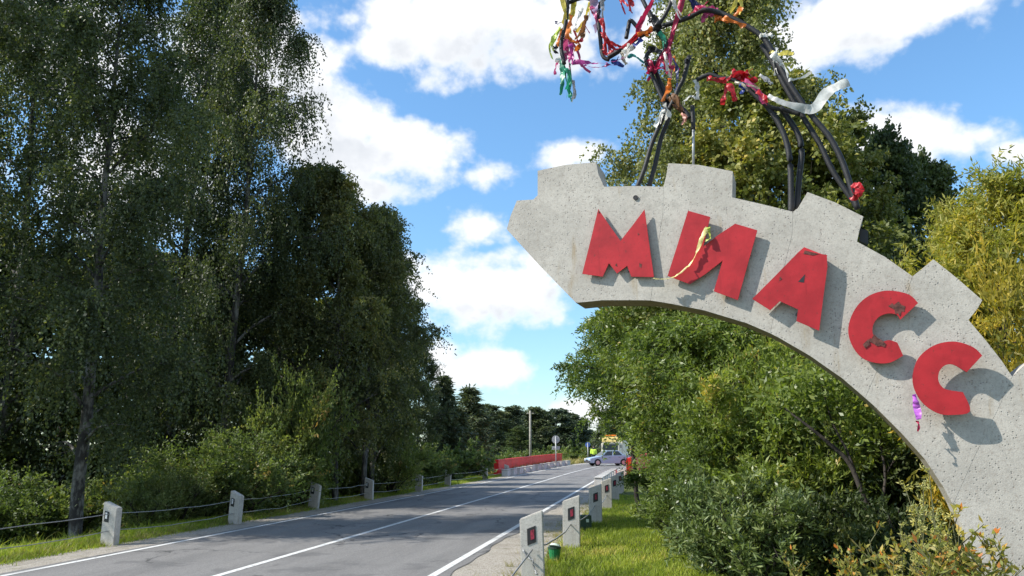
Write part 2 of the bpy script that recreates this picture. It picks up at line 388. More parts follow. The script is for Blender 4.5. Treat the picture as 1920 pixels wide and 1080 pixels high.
# asphalt: wheel tracks run along v, the road's own across coordinate is the attribute 'tint' (metres from the centre line)
def asphalt(name, paint=None):
    m, n, b, t = new_mat(name)
    co = n.n('ShaderNodeTexCoord').outputs['Object']
    ac = n.n('ShaderNodeAttribute', attribute_name='tint').outputs['Fac']
    aa = n.m('ABSOLUTE', n.m('ADD', ac, n.m('MULTIPLY', n.m('SUBTRACT', n.noise(co, .25, 3), .5), .5)))
    tr = n.m('MAXIMUM', n.m('SUBTRACT', 1.0, n.m('MULTIPLY', n.m('ABSOLUTE', n.m('SUBTRACT', aa, .75)), 2.4), clamp=True),
             n.m('SUBTRACT', 1.0, n.m('MULTIPLY', n.m('ABSOLUTE', n.m('SUBTRACT', aa, 2.15)), 2.4), clamp=True))
    st = n.noise(n.v('MULTIPLY', co, (2.2, .22, 1)), 1.0, 6, .65)
    c = n.mix(n.ss(st, .32, .68), (.150, .146, .142), (.222, .214, .205))
    c = n.mix(n.m('MULTIPLY', tr, .5), c, (.25, .242, .232))
    vo = n.n('ShaderNodeTexVoronoi', {'Vector': co, 'Scale': 95.0}); g = n.n('ShaderNodeSeparateColor', {0: vo.outputs['Color']}).outputs[0]
    c = n.mix(.3, c, n.mix(g, (.06, .06, .062), (.34, .33, .32)))
    c = n.mix(n.m('MULTIPLY', n.ss(n.noise(co, 34, 5, .75), .42, .62), .35), c, (.10, .098, .096))
    pt = n.noise(co, .55, 4, .6)
    c = n.mix(n.m('MULTIPLY', n.ss(pt, .56, .62), .42), c, (.085, .084, .086))
    wv = n.v('ADD', co, n.v('MULTIPLY', n.noise(co, 1.5, 4, .6, 1), (.8, .8, .8)))
    cr = n.n('ShaderNodeTexVoronoi', {'Vector': n.v('MULTIPLY', wv, (.55, .3, 1)), 'Scale': 1.0}, feature='DISTANCE_TO_EDGE').outputs[0]
    crk = n.m('MULTIPLY', n.m('SUBTRACT', 1.0, n.ss(cr, .006, .018)), n.ss(n.noise(co, .4, 2), .47, .58))
    c = n.mix(n.m('MULTIPLY', crk, .75), c, (.04, .04, .04))
    if paint:
        w = n.m('MULTIPLY', n.ss(n.noise(co, 9, 6, .75), .68, .54), 1.0)
        w = n.m('MULTIPLY', w, n.m('SUBTRACT', 1.0, n.m('MULTIPLY', n.ss(n.noise(co, .6, 4), .55, .7), .45)))
        c = n.mix(n.m('ADD', .12, n.m('MULTIPLY', w, .8)), c, paint)
    t.links.new(c, b.inputs['Base Color']); b.inputs['Roughness'].default_value = .85; b.inputs['Specular IOR Level'].default_value = .25
    bp = n.n('ShaderNodeBump', {'Strength': .35, 'Distance': .008, 'Height': vo.outputs['Distance']}); t.links.new(bp.outputs[0], b.inputs['Normal'])
    return m
M['asphalt'] = asphalt('worn_asphalt'); M['roadpaint'] = asphalt('worn_white_road_paint', (.66, .66, .64))

# ------------------------------------------------------------------ terrain and road
def sstep(x, a, b):
    t = np.clip((np.asarray(x, float) - a) / (b - a), 0, 1); return t * t * (3 - 2 * t)
def roadc(y):
    y = np.asarray(y, float); d = np.clip(y - 50, 0, 75)
    return -5.87 + .0027 * d * d + np.clip(y - 125, 0, None) * .405
def rise(y):
    return .55 * sstep(y, 48, 92)
rg = np.random.default_rng(5)
_ph = rg.uniform(0, 6.28, (6, 2)); _fr = rg.uniform(.25, 1.3, (6, 2))
def terr(x, y):
    x = np.asarray(x, float); y = np.asarray(y, float)
    d = x - roadc(y); z = rise(y)
    z = z - .95 * sstep(-d, 4.7, 9.0) - .35 * sstep(d, 6.5, 11)
    bump = sum(np.sin(x * _fr[i, 0] + y * _fr[i, 1] + _ph[i, 0]) for i in range(6)) * .025
    z = z + bump * sstep(np.abs(d), 4.2, 6.0)
    z = z - .06 * (1 - sstep(np.abs(d), 3.95, 4.35))
    return z
def gz(x, y): return float(terr(x, y))
def gpt(px, py, dz=0.0):
    """where the sight line of a photo pixel meets the ground"""
    d = ray(px, py); ts = np.linspace(4, 160, 8000) / d[1]
    X, Y, Z = d[0] * ts, d[1] * ts, EYE + d[2] * ts
    i = int(np.argmax(Z < terr(X, Y) + dz)); return np.array((X[i], Y[i], gz(X[i], Y[i])))

xs = np.unique(np.concatenate((np.linspace(-900, -40, 24), np.linspace(-40, -16, 25), np.linspace(-16, 6, 89), np.linspace(6, 40, 35), np.linspace(40, 900, 24))))
ys = np.unique(np.concatenate((np.linspace(-300, -5, 14), np.linspace(-5, 40, 120), np.linspace(40, 130, 110), np.linspace(130, 1500, 40))))
X, Y = np.meshgrid(xs, ys); V = np.stack((X, Y, terr(X, Y)), -1).reshape(-1, 3)
nx, ny = len(xs), len(ys); i = np.arange(ny - 1)[:, None] * nx + np.arange(nx - 1)[None]
Q = np.stack((i, i + 1, i + nx + 1, i + nx), -1).reshape(-1, 4)
tag(link('ground', mesh_np('ground', V, Q, M['ground'], smooth=True)), 'grassy ground of the verges and the wood', None, kind='structure')

def strip(name, d0, d1, dz, mat, label, y0=-12, y1=230, step=1.0, nx=2, wob=0.0, edge_drop=0.0):
    yy = np.arange(y0, y1, step); cc = roadc(yy); cols, tn = [], []
    for k in range(nx):
        f = k / (nx - 1); d = d0 + (d1 - d0) * f
        w = wob * (np.sin(yy * 1.7 + d) + np.sin(yy * .73 + 2 * d) + .7 * np.sin(yy * 4.1)) * .33
        w = w * (f if abs(d1) > abs(d0) else 1 - f)
        ed = edge_drop * (f if abs(d1) > abs(d0) else 1 - f) ** 2
        cols.append(np.stack((cc + d + w, yy, rise(yy) + dz - ed), -1)); tn.append(np.full(len(yy), d))
    V = np.stack(cols, 1).reshape(-1, 3); n_ = len(yy)
    i = np.arange(n_ - 1)[:, None] * nx + np.arange(nx - 1)[None]
    Q = np.stack((i, i + 1, i + nx + 1, i + nx), -1).reshape(-1, 4)
    return tag(link(name, mesh_np(name, V, Q, mat, tint=np.stack(tn, 1).ravel(), smooth=True)), label, None, kind='structure')
strip('gravel_shoulder', -3.0, -4.25, .004, M['gravel'], 'narrow gravel shoulder along the far edge of the road', step=.25, nx=6, wob=.22, edge_drop=.03)
strip('gravel_shoulder', 3.0, 4.45, .004, M['gravel'], 'gravel shoulder beside the near guide posts', step=.25, nx=6, wob=.2, edge_drop=.02)
strip('road', -3.12, 3.14, .012, M['asphalt'], 'grey worn asphalt road', step=.2, nx=13, wob=.10)
strip('edge_line', -2.97, -2.86, .016, M['roadpaint'], 'white edge line on the far side of the road')
strip('edge_line', 2.87, 2.99, .016, M['roadpaint'], 'white edge line on the near side of the road')
strip('centre_line', -.058, .058, .016, M['roadpaint'], 'solid white centre line of the road')

# ------------------------------------------------------------------ vegetation
def unit(v): return v / (np.linalg.norm(v, axis=-1, keepdims=True) + 1e-9)
def leaves_np(P, ax, L, Wd, r, tint):
    n_ = len(P); L = L * r.uniform(.7, 1.3, (n_, 1)); Wd = Wd * r.uniform(.75, 1.25, (n_, 1))
    ax = unit(ax); side = unit(np.cross(ax, r.normal(size=(n_, 3)))); nn = np.cross(ax, side)
    cup = nn * L * r.uniform(-.12, .12, (n_, 1))
    V = np.stack((P, P + ax * L * .42 + side * Wd * .5 + cup, P + ax * L, P + ax * L * .42 - side * Wd * .5 + cup), 1).reshape(-1, 3)
    Q = (np.arange(n_)[:, None] * 4 + np.arange(4)[None])
    return V, Q, np.repeat(np.clip(tint, 0, 1), 4)

def merge(parts):
    V, Q, o = [], [], 0
    for v, q in parts:
        V.append(v); Q.append(np.asarray(q) + o); o += len(v)
    return np.concatenate(V), np.concatenate(Q)

def gen_tree(seed, H, R, cb=.15, nl=34, rise_=.9, droop=.5, strand=(.5, 1.3), hang=.85, nleaf=60000, per=22, L=.09, Wd=.06, r0=.15,
             prof=1.0, top=.35, leafmat='leaf_birch', barkmat='birchbark', gap=.25, bend=.5, jit=.08, stretch=1.0, vary=.25):
    r = np.random.default_rng(seed)
    nz_ = 12; tz = np.linspace(0, 1, nz_)
    wob = np.cumsum(r.normal(0, bend * .12, (nz_, 2)), 0); wob -= wob[0]
    tp = np.concatenate((wob, (tz * H)[:, None]), 1)
    def trunk(t): return np.array([np.interp(t, tz, tp[:, k]) for k in range(3)])
    parts = [tube_np(spline(tp, 3), r0 * (1 - np.linspace(0, 1, (nz_ - 1) * 3 + 1) * .93), 8)[:2]]
    anchors, adir, aw, atint = [], [], [], []
    for i in range(nl):
        u = (i + .5) / nl; t = cb + (1 - cb) * u ** .92
        p0 = trunk(t * .985); az = i * 2.399 + r.normal(0, .35)
        ln = R * ((1 - u) ** prof * (1 - top) + top * (1 - u) ** .3) * min(1, .55 + u * 2.2) * r.uniform(.9 - vary, .9 + vary)
        hd = np.array((math.cos(az), math.sin(az), 0)); sd = np.array((-hd[1], hd[0], 0))
        s = np.linspace(0, 1, 7); ri = rise_ * r.uniform(.7, 1.3); cv = r.normal(0, .18)
        P = p0 + ln * (s[:, None] * hd + (s ** 2)[:, None] * cv * sd) + np.outer(ln * (ri * s - droop * s * s), (0, 0, 1)) * stretch
        parts.append(tube_np(P, np.linspace(max(.012, r0 * .32 * (1 - u * .7)), .006, 7), 5)[:2])
        w = 0 if r.random() < gap * .35 else r.uniform(.5, 1.2); ti = r.normal(0, .13)
        for k in range(5):
            q = r.uniform(.35, 1.0); anchors.append(np.array([np.interp(q, s, P[:, j]) for j in range(3)])); adir.append(hd); aw.append(w * .6); atint.append(ti)
        for k in range(7):
            q = r.uniform(.2, 1.0); b0 = np.array([np.interp(q, s, P[:, j]) for j in range(3)])
            d = unit(hd * r.uniform(.1, 1) + sd * r.uniform(-1, 1) + np.array((0, 0, r.uniform(-.15, .7))))
            sl_ = ln * r.uniform(.2, .5); sw = 0 if r.random() < gap else r.uniform(.5, 1.5); sti = ti + r.normal(0, .12)
            pts = b0 + np.linspace(0, 1, 4)[:, None] * d * sl_ - np.outer(np.linspace(0, 1, 4) ** 2 * sl_ * .25 * droop, (0, 0, 1))
            parts.append(tube_np(pts, np.linspace(.012, .004, 4), 3)[:2])
            for e in (.35, .6, .8, 1.0):
                anchors.append(np.array([np.interp(e, np.linspace(0, 1, 4), pts[:, j]) for j in range(3)])); adir.append(d); aw.append(sw); atint.append(sti)
    for k in range(10):
        anchors.append(trunk(r.uniform(.85, 1.0))); adir.append(unit(r.normal(size=3) + (0, 0, 1))); aw.append(.7); atint.append(0)
    A = np.array(anchors); D = np.array(adir); w = np.array(aw) + 1e-6; T = np.array(atint)
    K = nleaf // per
    ix = r.choice(len(A), K, p=w / w.sum())
    S = A[ix] + r.normal(0, jit, (K, 3)); sd = unit(D[ix] * .6 + r.normal(0, .6, (K, 3)) + np.array((0, 0, .15 - hang * .6)))
    ln = r.uniform(*strand, K)[:, None, None]
    tt = (np.arange(per) / per)[None, :, None] + r.uniform(0, 1 / per, (K, per, 1))
    P = S[:, None] + sd[:, None] * ln * tt * (1 - hang * .45 * tt) + np.array((0, 0, -1.0)) * ln * hang * .75 * tt ** 1.6
    P = P + r.normal(0, .035, P.shape); P = P.reshape(-1, 3)
    ax = unit(np.repeat(sd, per, 0) * .4 + r.normal(0, .7, P.shape) + np.array((0, 0, -.55 * hang)))
    tint = np.repeat(.42 + T[ix] + r.normal(0, .1, K), per) + r.normal(0, .13, len(P))
    hi = r.random(len(P)) < .02; tint[hi] += .45
    keep = P[:, 2] > .15; P, ax, tint = P[keep], ax[keep], tint[keep]
    V, Q, tn = leaves_np(P, ax, L, Wd, r, tint)
    bv, bq = merge(parts)
    return (mesh_np('trunk', bv, bq, M[barkmat], smooth=True), mesh_np('crown', V, Q, M[leafmat], tint=tn), H, R)

def gen_shrub(seed, H, R, nstem=14, nleaf=20000, L=.12, Wd=.035, leafmat='leaf_willow', barkmat='darkbark', arch=.5, per=18, strand=(.3, .8), up=.5, r0=.03, low=.12, full=.5):
    r = np.random.default_rng(seed); parts, A, D, T = [], [], [], []
    for i in range(nstem):
        az = i * 2.399 + r.normal(0, .4); q = math.sqrt((i + .5) / nstem); hd = np.array((math.cos(az), math.sin(az), 0))
        hgt = H * r.uniform(.6, 1.0) * (1 - .45 * q * q); rad = R * q * r.uniform(.7, 1.1)
        s = np.linspace(0, 1, 7)
        P = hd * .1 * R * q + np.outer(s ** 1.3 * rad, hd) + np.outer(hgt * (s * (1 + .35 * arch) - .35 * arch * s * s), (0, 0, 1)) + np.cumsum(r.normal(0, .03, (7, 3)), 0)
        parts.append(tube_np(P, np.linspace(r0, .006, 7), 5)[:2]); ti = r.normal(0, .13)
        for k in range(10):
            e = r.uniform(low, 1.0); b0 = np.array([np.interp(e, s, P[:, j]) for j in range(3)])
            d = unit(r.normal(0, 1, 3) + np.array((0, 0, up)) + hd * .5); sl_ = R * r.uniform(.15, full) * (1.15 - .5 * e)
            pts = b0 + np.linspace(0, 1, 3)[:, None] * d * sl_
            parts.append(tube_np(pts, np.linspace(.012, .004, 3), 3)[:2]); sti = ti + r.normal(0, .13)
            for e2 in (.2, .5, .8, 1.0):
                A.append(b0 + d * sl_ * e2); D.append(d); T.append(sti)
    A, D, T = np.array(A), np.array(D), np.array(T); K = nleaf // per
    cl = r.uniform(.2, 1.4, len(A) // 4).repeat(4)
    ix = r.choice(len(A), K, p=cl / cl.sum())
    sd = unit(D[ix] * .7 + r.normal(0, .55, (K, 3)) + np.array((0, 0, up)))
    ln = r.uniform(*strand, K)[:, None, None]; tt = (np.arange(per) / per)[None, :, None] + r.uniform(0, 1 / per, (K, per, 1))
    P = A[ix][:, None] + r.normal(0, .05, (K, 1, 3)) + sd[:, None] * ln * tt - np.array((0, 0, 1)) * ln * .25 * arch * tt ** 2
    P = (P + r.normal(0, .02, P.shape)).reshape(-1, 3)
    ax = unit(np.repeat(sd, per, 0) * .8 + r.normal(0, .65, P.shape))
    tint = np.repeat(.42 + T[ix] + r.normal(0, .09, K), per) + r.normal(0, .12, len(P)); tint[r.random(len(P)) < .02] += .4
    keep = P[:, 2] > .03; V, Q, tn = leaves_np(P[keep], ax[keep], L, Wd, r, tint[keep])
    bv, bq = merge(parts)
    return (mesh_np('stems', bv, bq, M[barkmat], smooth=True), mesh_np('foliage', V, Q, M[leafmat], tint=tn), H, R)

def gen_spruce(seed, H, R, nw=26, n=9000, leafmat='needle'):
    r = np.random.default_rng(seed); parts = [tube_np([(0, 0, 0), (0, 0, H * .5), (0, 0, H)], (.16, .1, .015), 6)[:2]]
    P, AX, T = [], [], []
    for i in range(nw):
        u = (i + .5) / nw; z = H * (.06 + .92 * u); ln0 = R * (1 - u) ** .8 + .12
        for k in range(9):
            az = r.uniform(0, 6.28); ln = ln0 * r.uniform(.6, 1.15); d = np.array((math.cos(az), math.sin(az), -.25 + .5 * u))
            parts.append(tube_np([(0, 0, z), tuple(np.array((0, 0, z)) + d * ln)], (.03, .006), 3)[:2])
            m_ = max(4, int(n / (nw * 9) * (.4 + ln / R * 1.3))); q = r.uniform(.15, 1, m_)[:, None]
            P.append(np.array((0, 0, z)) + d * ln * q + r.normal(0, .09, (m_, 3)) - np.array((0, 0, .12)) * q)
            AX.append(unit(d * .6 + r.normal(0, .6, (m_, 3)) - np.array((0, 0, .3)))); T.append(np.full(m_, .4 + r.normal(0, .15)) + r.normal(0, .12, m_))
    V, Q, tn = leaves_np(np.concatenate(P), np.concatenate(AX), .34, .10, r, np.concatenate(T))
    bv, bq = merge(parts)
    return (mesh_np('trunk', bv, bq, M['darkbark'], smooth=True), mesh_np('crown', V, Q, M[leafmat], tint=tn), H, R)

def plant_thing(name, proto, label, cat, loc, h, rad=None, rotz=0.0, group=None):
    a, b_, H, R = proto; s = h / H; k = s if rad is None else rad / R
    e = thing(name, label, cat, loc, rotz, group); e.scale = (k, k, s)
    link(a.name.split('.')[0], a, e); cr = link(b_.name.split('.')[0], b_, e); cr['kind'] = 'stuff'
    return e
def tree_px(name, proto, label, cat, px, py_top, Y, rad, rotz=0.0, group=None, sink=.05):
    """a tree whose top is sighted at a photo pixel and which stands Y metres down the road"""
    p = at(px, py_top, Y); z = gz(p[0], Y)
    return plant_thing(name, proto, label, cat, (p[0], Y, z - sink), p[2] - z + sink, rad, rotz, group)

BA = gen_tree(11, 15, 2.9, cb=.11, nl=46, nleaf=90000, strand=(.6, 1.7), gap=.4, prof=.62, r0=.17, L=.085, Wd=.058)
BB = gen_tree(12, 15, 2.7, cb=.12, nl=44, nleaf=82000, strand=(.6, 1.8), gap=.42, prof=.62, r0=.16, L=.085, Wd=.058)
BM = gen_tree(13, 10.5, 2.5, cb=.08, nl=38, nleaf=50000, strand=(.3, 1.3), hang=.5, gap=.45, r0=.13, L=.10, Wd=.068, prof=.85, rise_=1.25, vary=.36, leafmat='leaf_birch_olive_lit')
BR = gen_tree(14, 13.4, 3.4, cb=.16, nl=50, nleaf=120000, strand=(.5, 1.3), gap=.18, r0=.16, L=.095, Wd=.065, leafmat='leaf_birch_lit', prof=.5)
WT = gen_tree(21, 5.2, 2.0, cb=.34, nl=26, nleaf=34000, strand=(.3, .8), hang=.45, r0=.07, L=.11, Wd=.042, leafmat='leaf_willow', barkmat='darkbark', prof=.35, gap=.2)
OL = gen_tree(15, 9.6, 2.3, cb=.12, nl=34, nleaf=60000, strand=(.3, .8), hang=.25, droop=.3, L=.10, Wd=.07, leafmat='leaf_olive', barkmat='darkbark', prof=.6, gap=.2)
DK = gen_tree(16, 10.0, 2.0, cb=.12, nl=30, nleaf=36000, strand=(.3, .8), hang=.3, L=.11, Wd=.08, leafmat='leaf_dark', barkmat='darkbark', prof=.7, gap=.15)
GO = gen_tree(17, 6.4, 1.9, cb=.10, nl=26, nleaf=42000, strand=(.4, .9), hang=.35, droop=.4, L=.13, Wd=.032, leafmat='leaf_yg', barkmat='darkbark', prof=.55, gap=.22)
WD = gen_tree(18, 11.0, 2.6, cb=.05, nl=30, nleaf=20000, strand=(.4, 1.2), hang=.6, L=.19, Wd=.14, leafmat='leaf_birch', barkmat='darkbark', prof=.7, gap=.1)
FP = gen_tree(19, 11.0, 2.6, cb=.08, nl=26, nleaf=16000, per=12, strand=(.4, .9), hang=.2, L=.27, Wd=.15, leafmat='needle', barkmat='darkbark', prof=.6, gap=.12)
SPR = gen_spruce(20, 9, 1.9)
S1 = gen_shrub(31, 4.2, 1.7, 16, 34000, .12, .036, 'leaf_willow')
S2 = gen_shrub(32, 4.0, 1.6, 16, 30000, .115, .034, 'leaf_willow', arch=.8)
S9 = gen_shrub(39, 1.7, 1.1, 18, 16000, .075, .02, 'leaf_grey', up=1.3, strand=(.2, .55))
S3 = gen_shrub(33, 1.7, .9, 12, 9000, .12, .036, 'leaf_grey', up=.9, strand=(.2, .5))
S4 = gen_shrub(34, 2.4, 1.5, 14, 22000, .085, .045, 'leaf_bush', up=.6)
S5 = gen_shrub(35, 3.4, 1.5, 14, 24000, .12, .03, 'leaf_gold', up=.4)
S7 = gen_shrub(37, 2.2, 1.6, 14, 12000, .12, .06, 'leaf_painted_shade', up=.5)
S8 = gen_shrub(38, 4.2, 1.6, 16, 19000, .12, .05, 'leaf_painted_shade', arch=.6)
S6 = gen_shrub(36, 2.2, 1.6, 12, 7000, .20, .10, 'leaf_bush', up=.6)

# left wood, front row of birches
LB = 'tall birches along the left side of the road'
for i, (px, py, Yd, rad, pr, lab) in enumerate([
    (-90, -260, 15.0, 3.0, BA, 'tall dark birch cut by the left picture edge, nearest of the roadside birches'),
    (120, -190, 23.0, 3.1, BB, 'tall birch with pale thin trunk, behind the nearest left guide post'),
    (262, -140, 16.4, 2.7, BA, 'tall birch with thick dark trunk standing right of the nearest left guide post'),
    (395, -70, 26.0, 3.3, BB, 'tall airy birch left of the outermost tall birch, sky showing through its top'),
    (480, -60, 24.5, 2.7, BA, 'outermost of the tall left birches, its drooping twigs standing against the white cloud')]):
    tree_px('birch_tree', pr, lab, 'tree', px, py, Yd, rad, i * 1.7, LB)
LM = 'lower birches sloping down towards the far road'
for i, (px, py, Yd, rad, lab) in enumerate([
    (585, 300, 27.5, 2.9, 'medium birch close against the tall birches, left of the light-topped one'),
    (655, 325, 27.0, 2.3, 'medium birch with light olive pointed top against blue sky'),
    (712, 405, 31.0, 2.1, 'medium birch one step lower than the light-topped birch, beside the large low cloud'),
    (700, 385, 29.0, 2.1, 'medium birch filling the slope between the light-topped birch and the lower ones'),
    (752, 525, 35.0, 1.9, 'smaller birch above the roadside guide posts, lower than its left neighbours'),
    (785, 640, 41.0, 1.7, 'lowest birch at the end of the sloping row, beside the dark spruces')]):
    tree_px('birch_tree', BM, lab, 'tree', px, py, Yd, rad, 2 + i * 1.9, LM)
tree_px('spruce_tree', SPR, 'dark pointed spruce just past the last birch of the left row', 'tree', 832, 700, 56, 2.3, .4, 'dark spruces past the left birches')
tree_px('spruce_tree', SPR, 'dark blunt spruce at the left end of the red parapet', 'tree', 880, 722, 66, 3.0, 1.4, 'dark spruces past the left birches')
tree_px('spruce_tree', SPR, 'low dark spruce between the pointed spruce and the road', 'tree', 858, 760, 58, 2.4, 2.4, 'dark spruces past the left birches')
# the wood behind the front row: nothing tells these apart
k = 0
for (px, py, Yd, rad) in [(-20, 430, 24, 3), (150, 450, 27, 3), (310, 470, 29, 3), (430, 480, 31, 3), (520, 500, 34, 3), (600, 560, 39, 3), (680, 600, 46, 3),
                          (740, 640, 54, 3), (80, 480, 38, 4), (250, 500, 42, 4), (400, 520, 46, 4), (560, 580, 58, 4)]:
    tree_px('wood_tree', WD, 'dark leafy tree in the wood behind the front birches', 'tree', px, py, Yd, rad, k * 1.3, 'trees in the dark wood behind the birches'); k += 1
# left undergrowth
LU = 'bushes under the left birches'
for i, (px, Yd, h, rad, pr, lab) in enumerate([
    (20, 20, 2.2, 1.6, S4, 'dim green bush at the left picture edge behind the wires'),
    (130, 22, 2.0, 1.6, S6, 'dim bush between the pale birch trunk and the thick dark trunk'),
    (300, 20, 2.3, 1.6, S4, 'yellow-green bush right of the thick dark birch trunk'),
    (345, 26, 2.6, 1.8, S6, 'dim bush deep behind the yellow-green bush'),
    (440, 21, 2.4, 1.7, S4, 'pale feathery willow bush behind the second left guide post'),
    (505, 23, 2.3, 1.6, S4, 'pale feathery bush between the second and third left guide posts'),
    (500, 25, 3.6, 1.6, S4, 'tall light green bush left of the tallest olive bush'),
    (565, 24.3, 4.3, 1.5, S4, 'tallest light olive bush, standing behind the third left guide post'),
    (285, 18.4, 1.3, .9, S9, 'low feathery grey-green bush right of the nearest left guide post'),
    (345, 19.4, 1.5, 1.0, S9, 'low feathery bush midway between the two nearest left guide posts'),
    (402, 20.6, 1.6, 1.0, S9, 'low feathery bush just left of the second left guide post'),
    (468, 22.0, 1.8, 1.1, S9, 'feathery sunlit bush just right of the second left guide post'),
    (528, 24.0, 1.8, 1.1, S9, 'feathery sunlit bush left of the third left guide post'),
    (700, 32.0, 1.7, 1.1, S9, 'feathery bush between the fourth and the shaded guide post'),
    (640, 32, 2.3, 1.7, S6, 'dim bush behind the third and fourth left guide posts'),
    (735, 33, 2.5, 1.6, S4, 'light rusty-tipped bush behind the shaded guide post'),
    (790, 40, 2.3, 1.6, S4, 'pale low bush behind the fifth and sixth left guide posts'),
    (850, 50, 2.6, 2.0, S6, 'dim bush behind the last two left guide posts')]):
    p = at(px, 847, Yd); plant_thing('bush', pr, lab, 'bush', (p[0], Yd, gz(p[0], Yd) - .05), h, rad, i * 1.1, LU)
# far treeline
FT = 'dark trees of the far treeline'
for i, (px, py, Yd, rad, pr) in enumerate([(915, 761, 118, 4.0, FP), (945, 777, 130, 3.6, FP), (962, 764, 124, 4.0, FP), (985, 781, 140, 3.6, FP), (1003, 766, 132, 4.2, FP),
    (1022, 775, 150, 4.4, FP), (1045, 769, 140, 4.6, FP), (1070, 777, 150, 4.8, FP), (1085, 791, 160, 4.5, FP), (1100, 807, 170, 4.5, FP), (1116, 825, 185, 4.5, SPR), (900, 779, 112, 3.6, FP), (930, 789, 150, 5, FP), (1000, 799, 175, 6, FP), (1055, 801, 180, 6, FP)]):
    tree_px('far_tree', pr, 'dark tree of the treeline far down the road', 'tree', px, py, Yd, rad, i * 1.9, FT)
tree_px('far_tree', DK, 'lighter green young tree in front of the far treeline, left of the utility pole', 'tree', 975, 800, 105, 2.6, 1, 'light bushes before the far treeline')
for i, (px, py, Yd, rad, lab) in enumerate([(1012, 838, 100, 2.4, 'olive bush right of the utility pole behind the red parapet'), (955, 842, 96, 2.4, 'rusty bush behind the middle of the red parapet'),
    (1062, 840, 105, 2.6, 'olive bush right of the round sign'), (1088, 828, 112, 2.6, 'green bush behind the small blue sign'), (1036, 846, 98, 2.0, 'low olive bush behind the round sign post')]):
    tree_px('bush', S6, lab, 'bush', px, py, Yd, rad, i, 'light bushes before the far treeline')
for px, py, Yd, rad in [(1138, 770, 120, 3.5), (1160, 740, 105, 3.5), (1185, 760, 112, 3.5)]:
    tree_px('far_tree', SPR, 'dark spruce beside the far bend, right of the sky gap', 'tree', px, py, Yd, rad, px, 'spruces beside the far bend')

# right side
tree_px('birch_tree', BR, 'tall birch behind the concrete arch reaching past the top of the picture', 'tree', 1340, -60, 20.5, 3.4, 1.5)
tree_px('olive_tree', OL, 'broad olive green tree behind the top of the arch, right of the tall birch', 'tree', 1440, 150, 18.0, 2.7, .3)
tree_px('olive_tree', OL, 'lower olive tree filling the gap behind the middle arch teeth', 'tree', 1560, 235, 19.5, 2.0, 2.3)
tree_px('dark_tree', DK, 'dark green tree behind the third arch tooth, beside the golden one', 'tree', 1662, 245, 22.0, 1.7, .9)
tree_px('dark_tree', DK, 'dark green tree half hidden between dark and golden trees', 'tree', 1735, 300, 23.0, 1.6, 2.9)
tree_px('golden_tree', GO, 'tall yellow-green narrow-leaved tree at the right picture edge', 'tree', 1885, 355, 12.8, 1.5, .2)
tree_px('golden_tree', GO, 'lower yellow-green tree left of the tall one, above the golden bush', 'tree', 1795, 400, 14.0, 1.2, 1.9)
p = at(1800, 430, 11.6); plant_thing('golden_bush', S5, 'golden yellow bush right behind the fourth arch tooth', 'bush', (p[0], 11.6, gz(p[0], 11.6)), 4.75, 1.15, .4, 'golden bushes behind the right of the arch')
p = at(1900, 520, 11.2); plant_thing('golden_bush', S5, 'golden bush at the right edge behind the fifth arch tooth', 'bush', (p[0], 11.2, gz(p[0], 11.2)), 3.9, 1.1, 1.9, 'golden bushes behind the right of the arch')
RW = 'willow bushes behind and under the arch'
for i, (px, py, Yd, rad, pr, lab) in enumerate([
    (1190, 585, 24.0, 2.1, WT, 'outermost tall willow, leaning out towards the road beyond the arch tip'),
    (1268, 740, 21.0, 1.1, S1, 'willow bush hiding the far end of the right guide posts'),
    (1320, 620, 17.5, 1.5, S1, 'bright willow bush under the left part of the arch'),
    (1385, 600, 15.0, 1.4, S2, 'broad willow bush under the letter M'),
    (1245, 560, 20.0, 2.0, WT, 'young willow tree under the left tip of the arch'),
    (1320, 600, 17.0, 1.9, WT, 'young willow tree under the letter M, behind the bushes'),
    (1430, 610, 13.8, 1.5, S1, 'willow bush with yellow tips under the second letter'),
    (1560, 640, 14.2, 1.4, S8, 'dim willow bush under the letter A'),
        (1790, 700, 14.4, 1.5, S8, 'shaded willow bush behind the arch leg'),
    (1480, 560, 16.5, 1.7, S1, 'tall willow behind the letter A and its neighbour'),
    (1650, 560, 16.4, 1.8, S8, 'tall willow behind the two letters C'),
    (1335, 780, 13.8, 1.1, S2, 'smaller willow bush at the grass edge under the arch')]):
    tree_px('willow_bush', pr, lab, 'bush', px, py, Yd, rad, i * 1.45, RW)
RG = 'low grey-leaved willows at the grass edge'
for i, (px, py, Yd, rad, lab) in enumerate([
    (1278, 900, 15.0, .75, 'low grey-leaved willow nearest the guide posts'), (1315, 885, 13.0, .75, 'low grey-leaved willow second from the guide posts'),
    (1352, 905, 11.8, .75, 'low grey-leaved willow in the middle of the grass edge'), (1412, 920, 11.0, .75, 'low grey-leaved willow in front of the dark gap')]):
    tree_px('willow_bush', S3, lab, 'bush', px, py, Yd, rad, i * 2.1, RG)
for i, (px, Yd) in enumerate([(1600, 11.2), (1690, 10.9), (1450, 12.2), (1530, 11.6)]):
    p = at(px, 847, Yd); plant_thing('bush', S7, ['dim bush at the foot of the arch opening', 'dim bush beside the arch leg', 'dim bush behind the low grey willows', 'dim bush deep under the arch'][i], 'bush', (p[0], Yd, gz(p[0], Yd)), 1.35, .8, i, 'dim bushes under the arch')

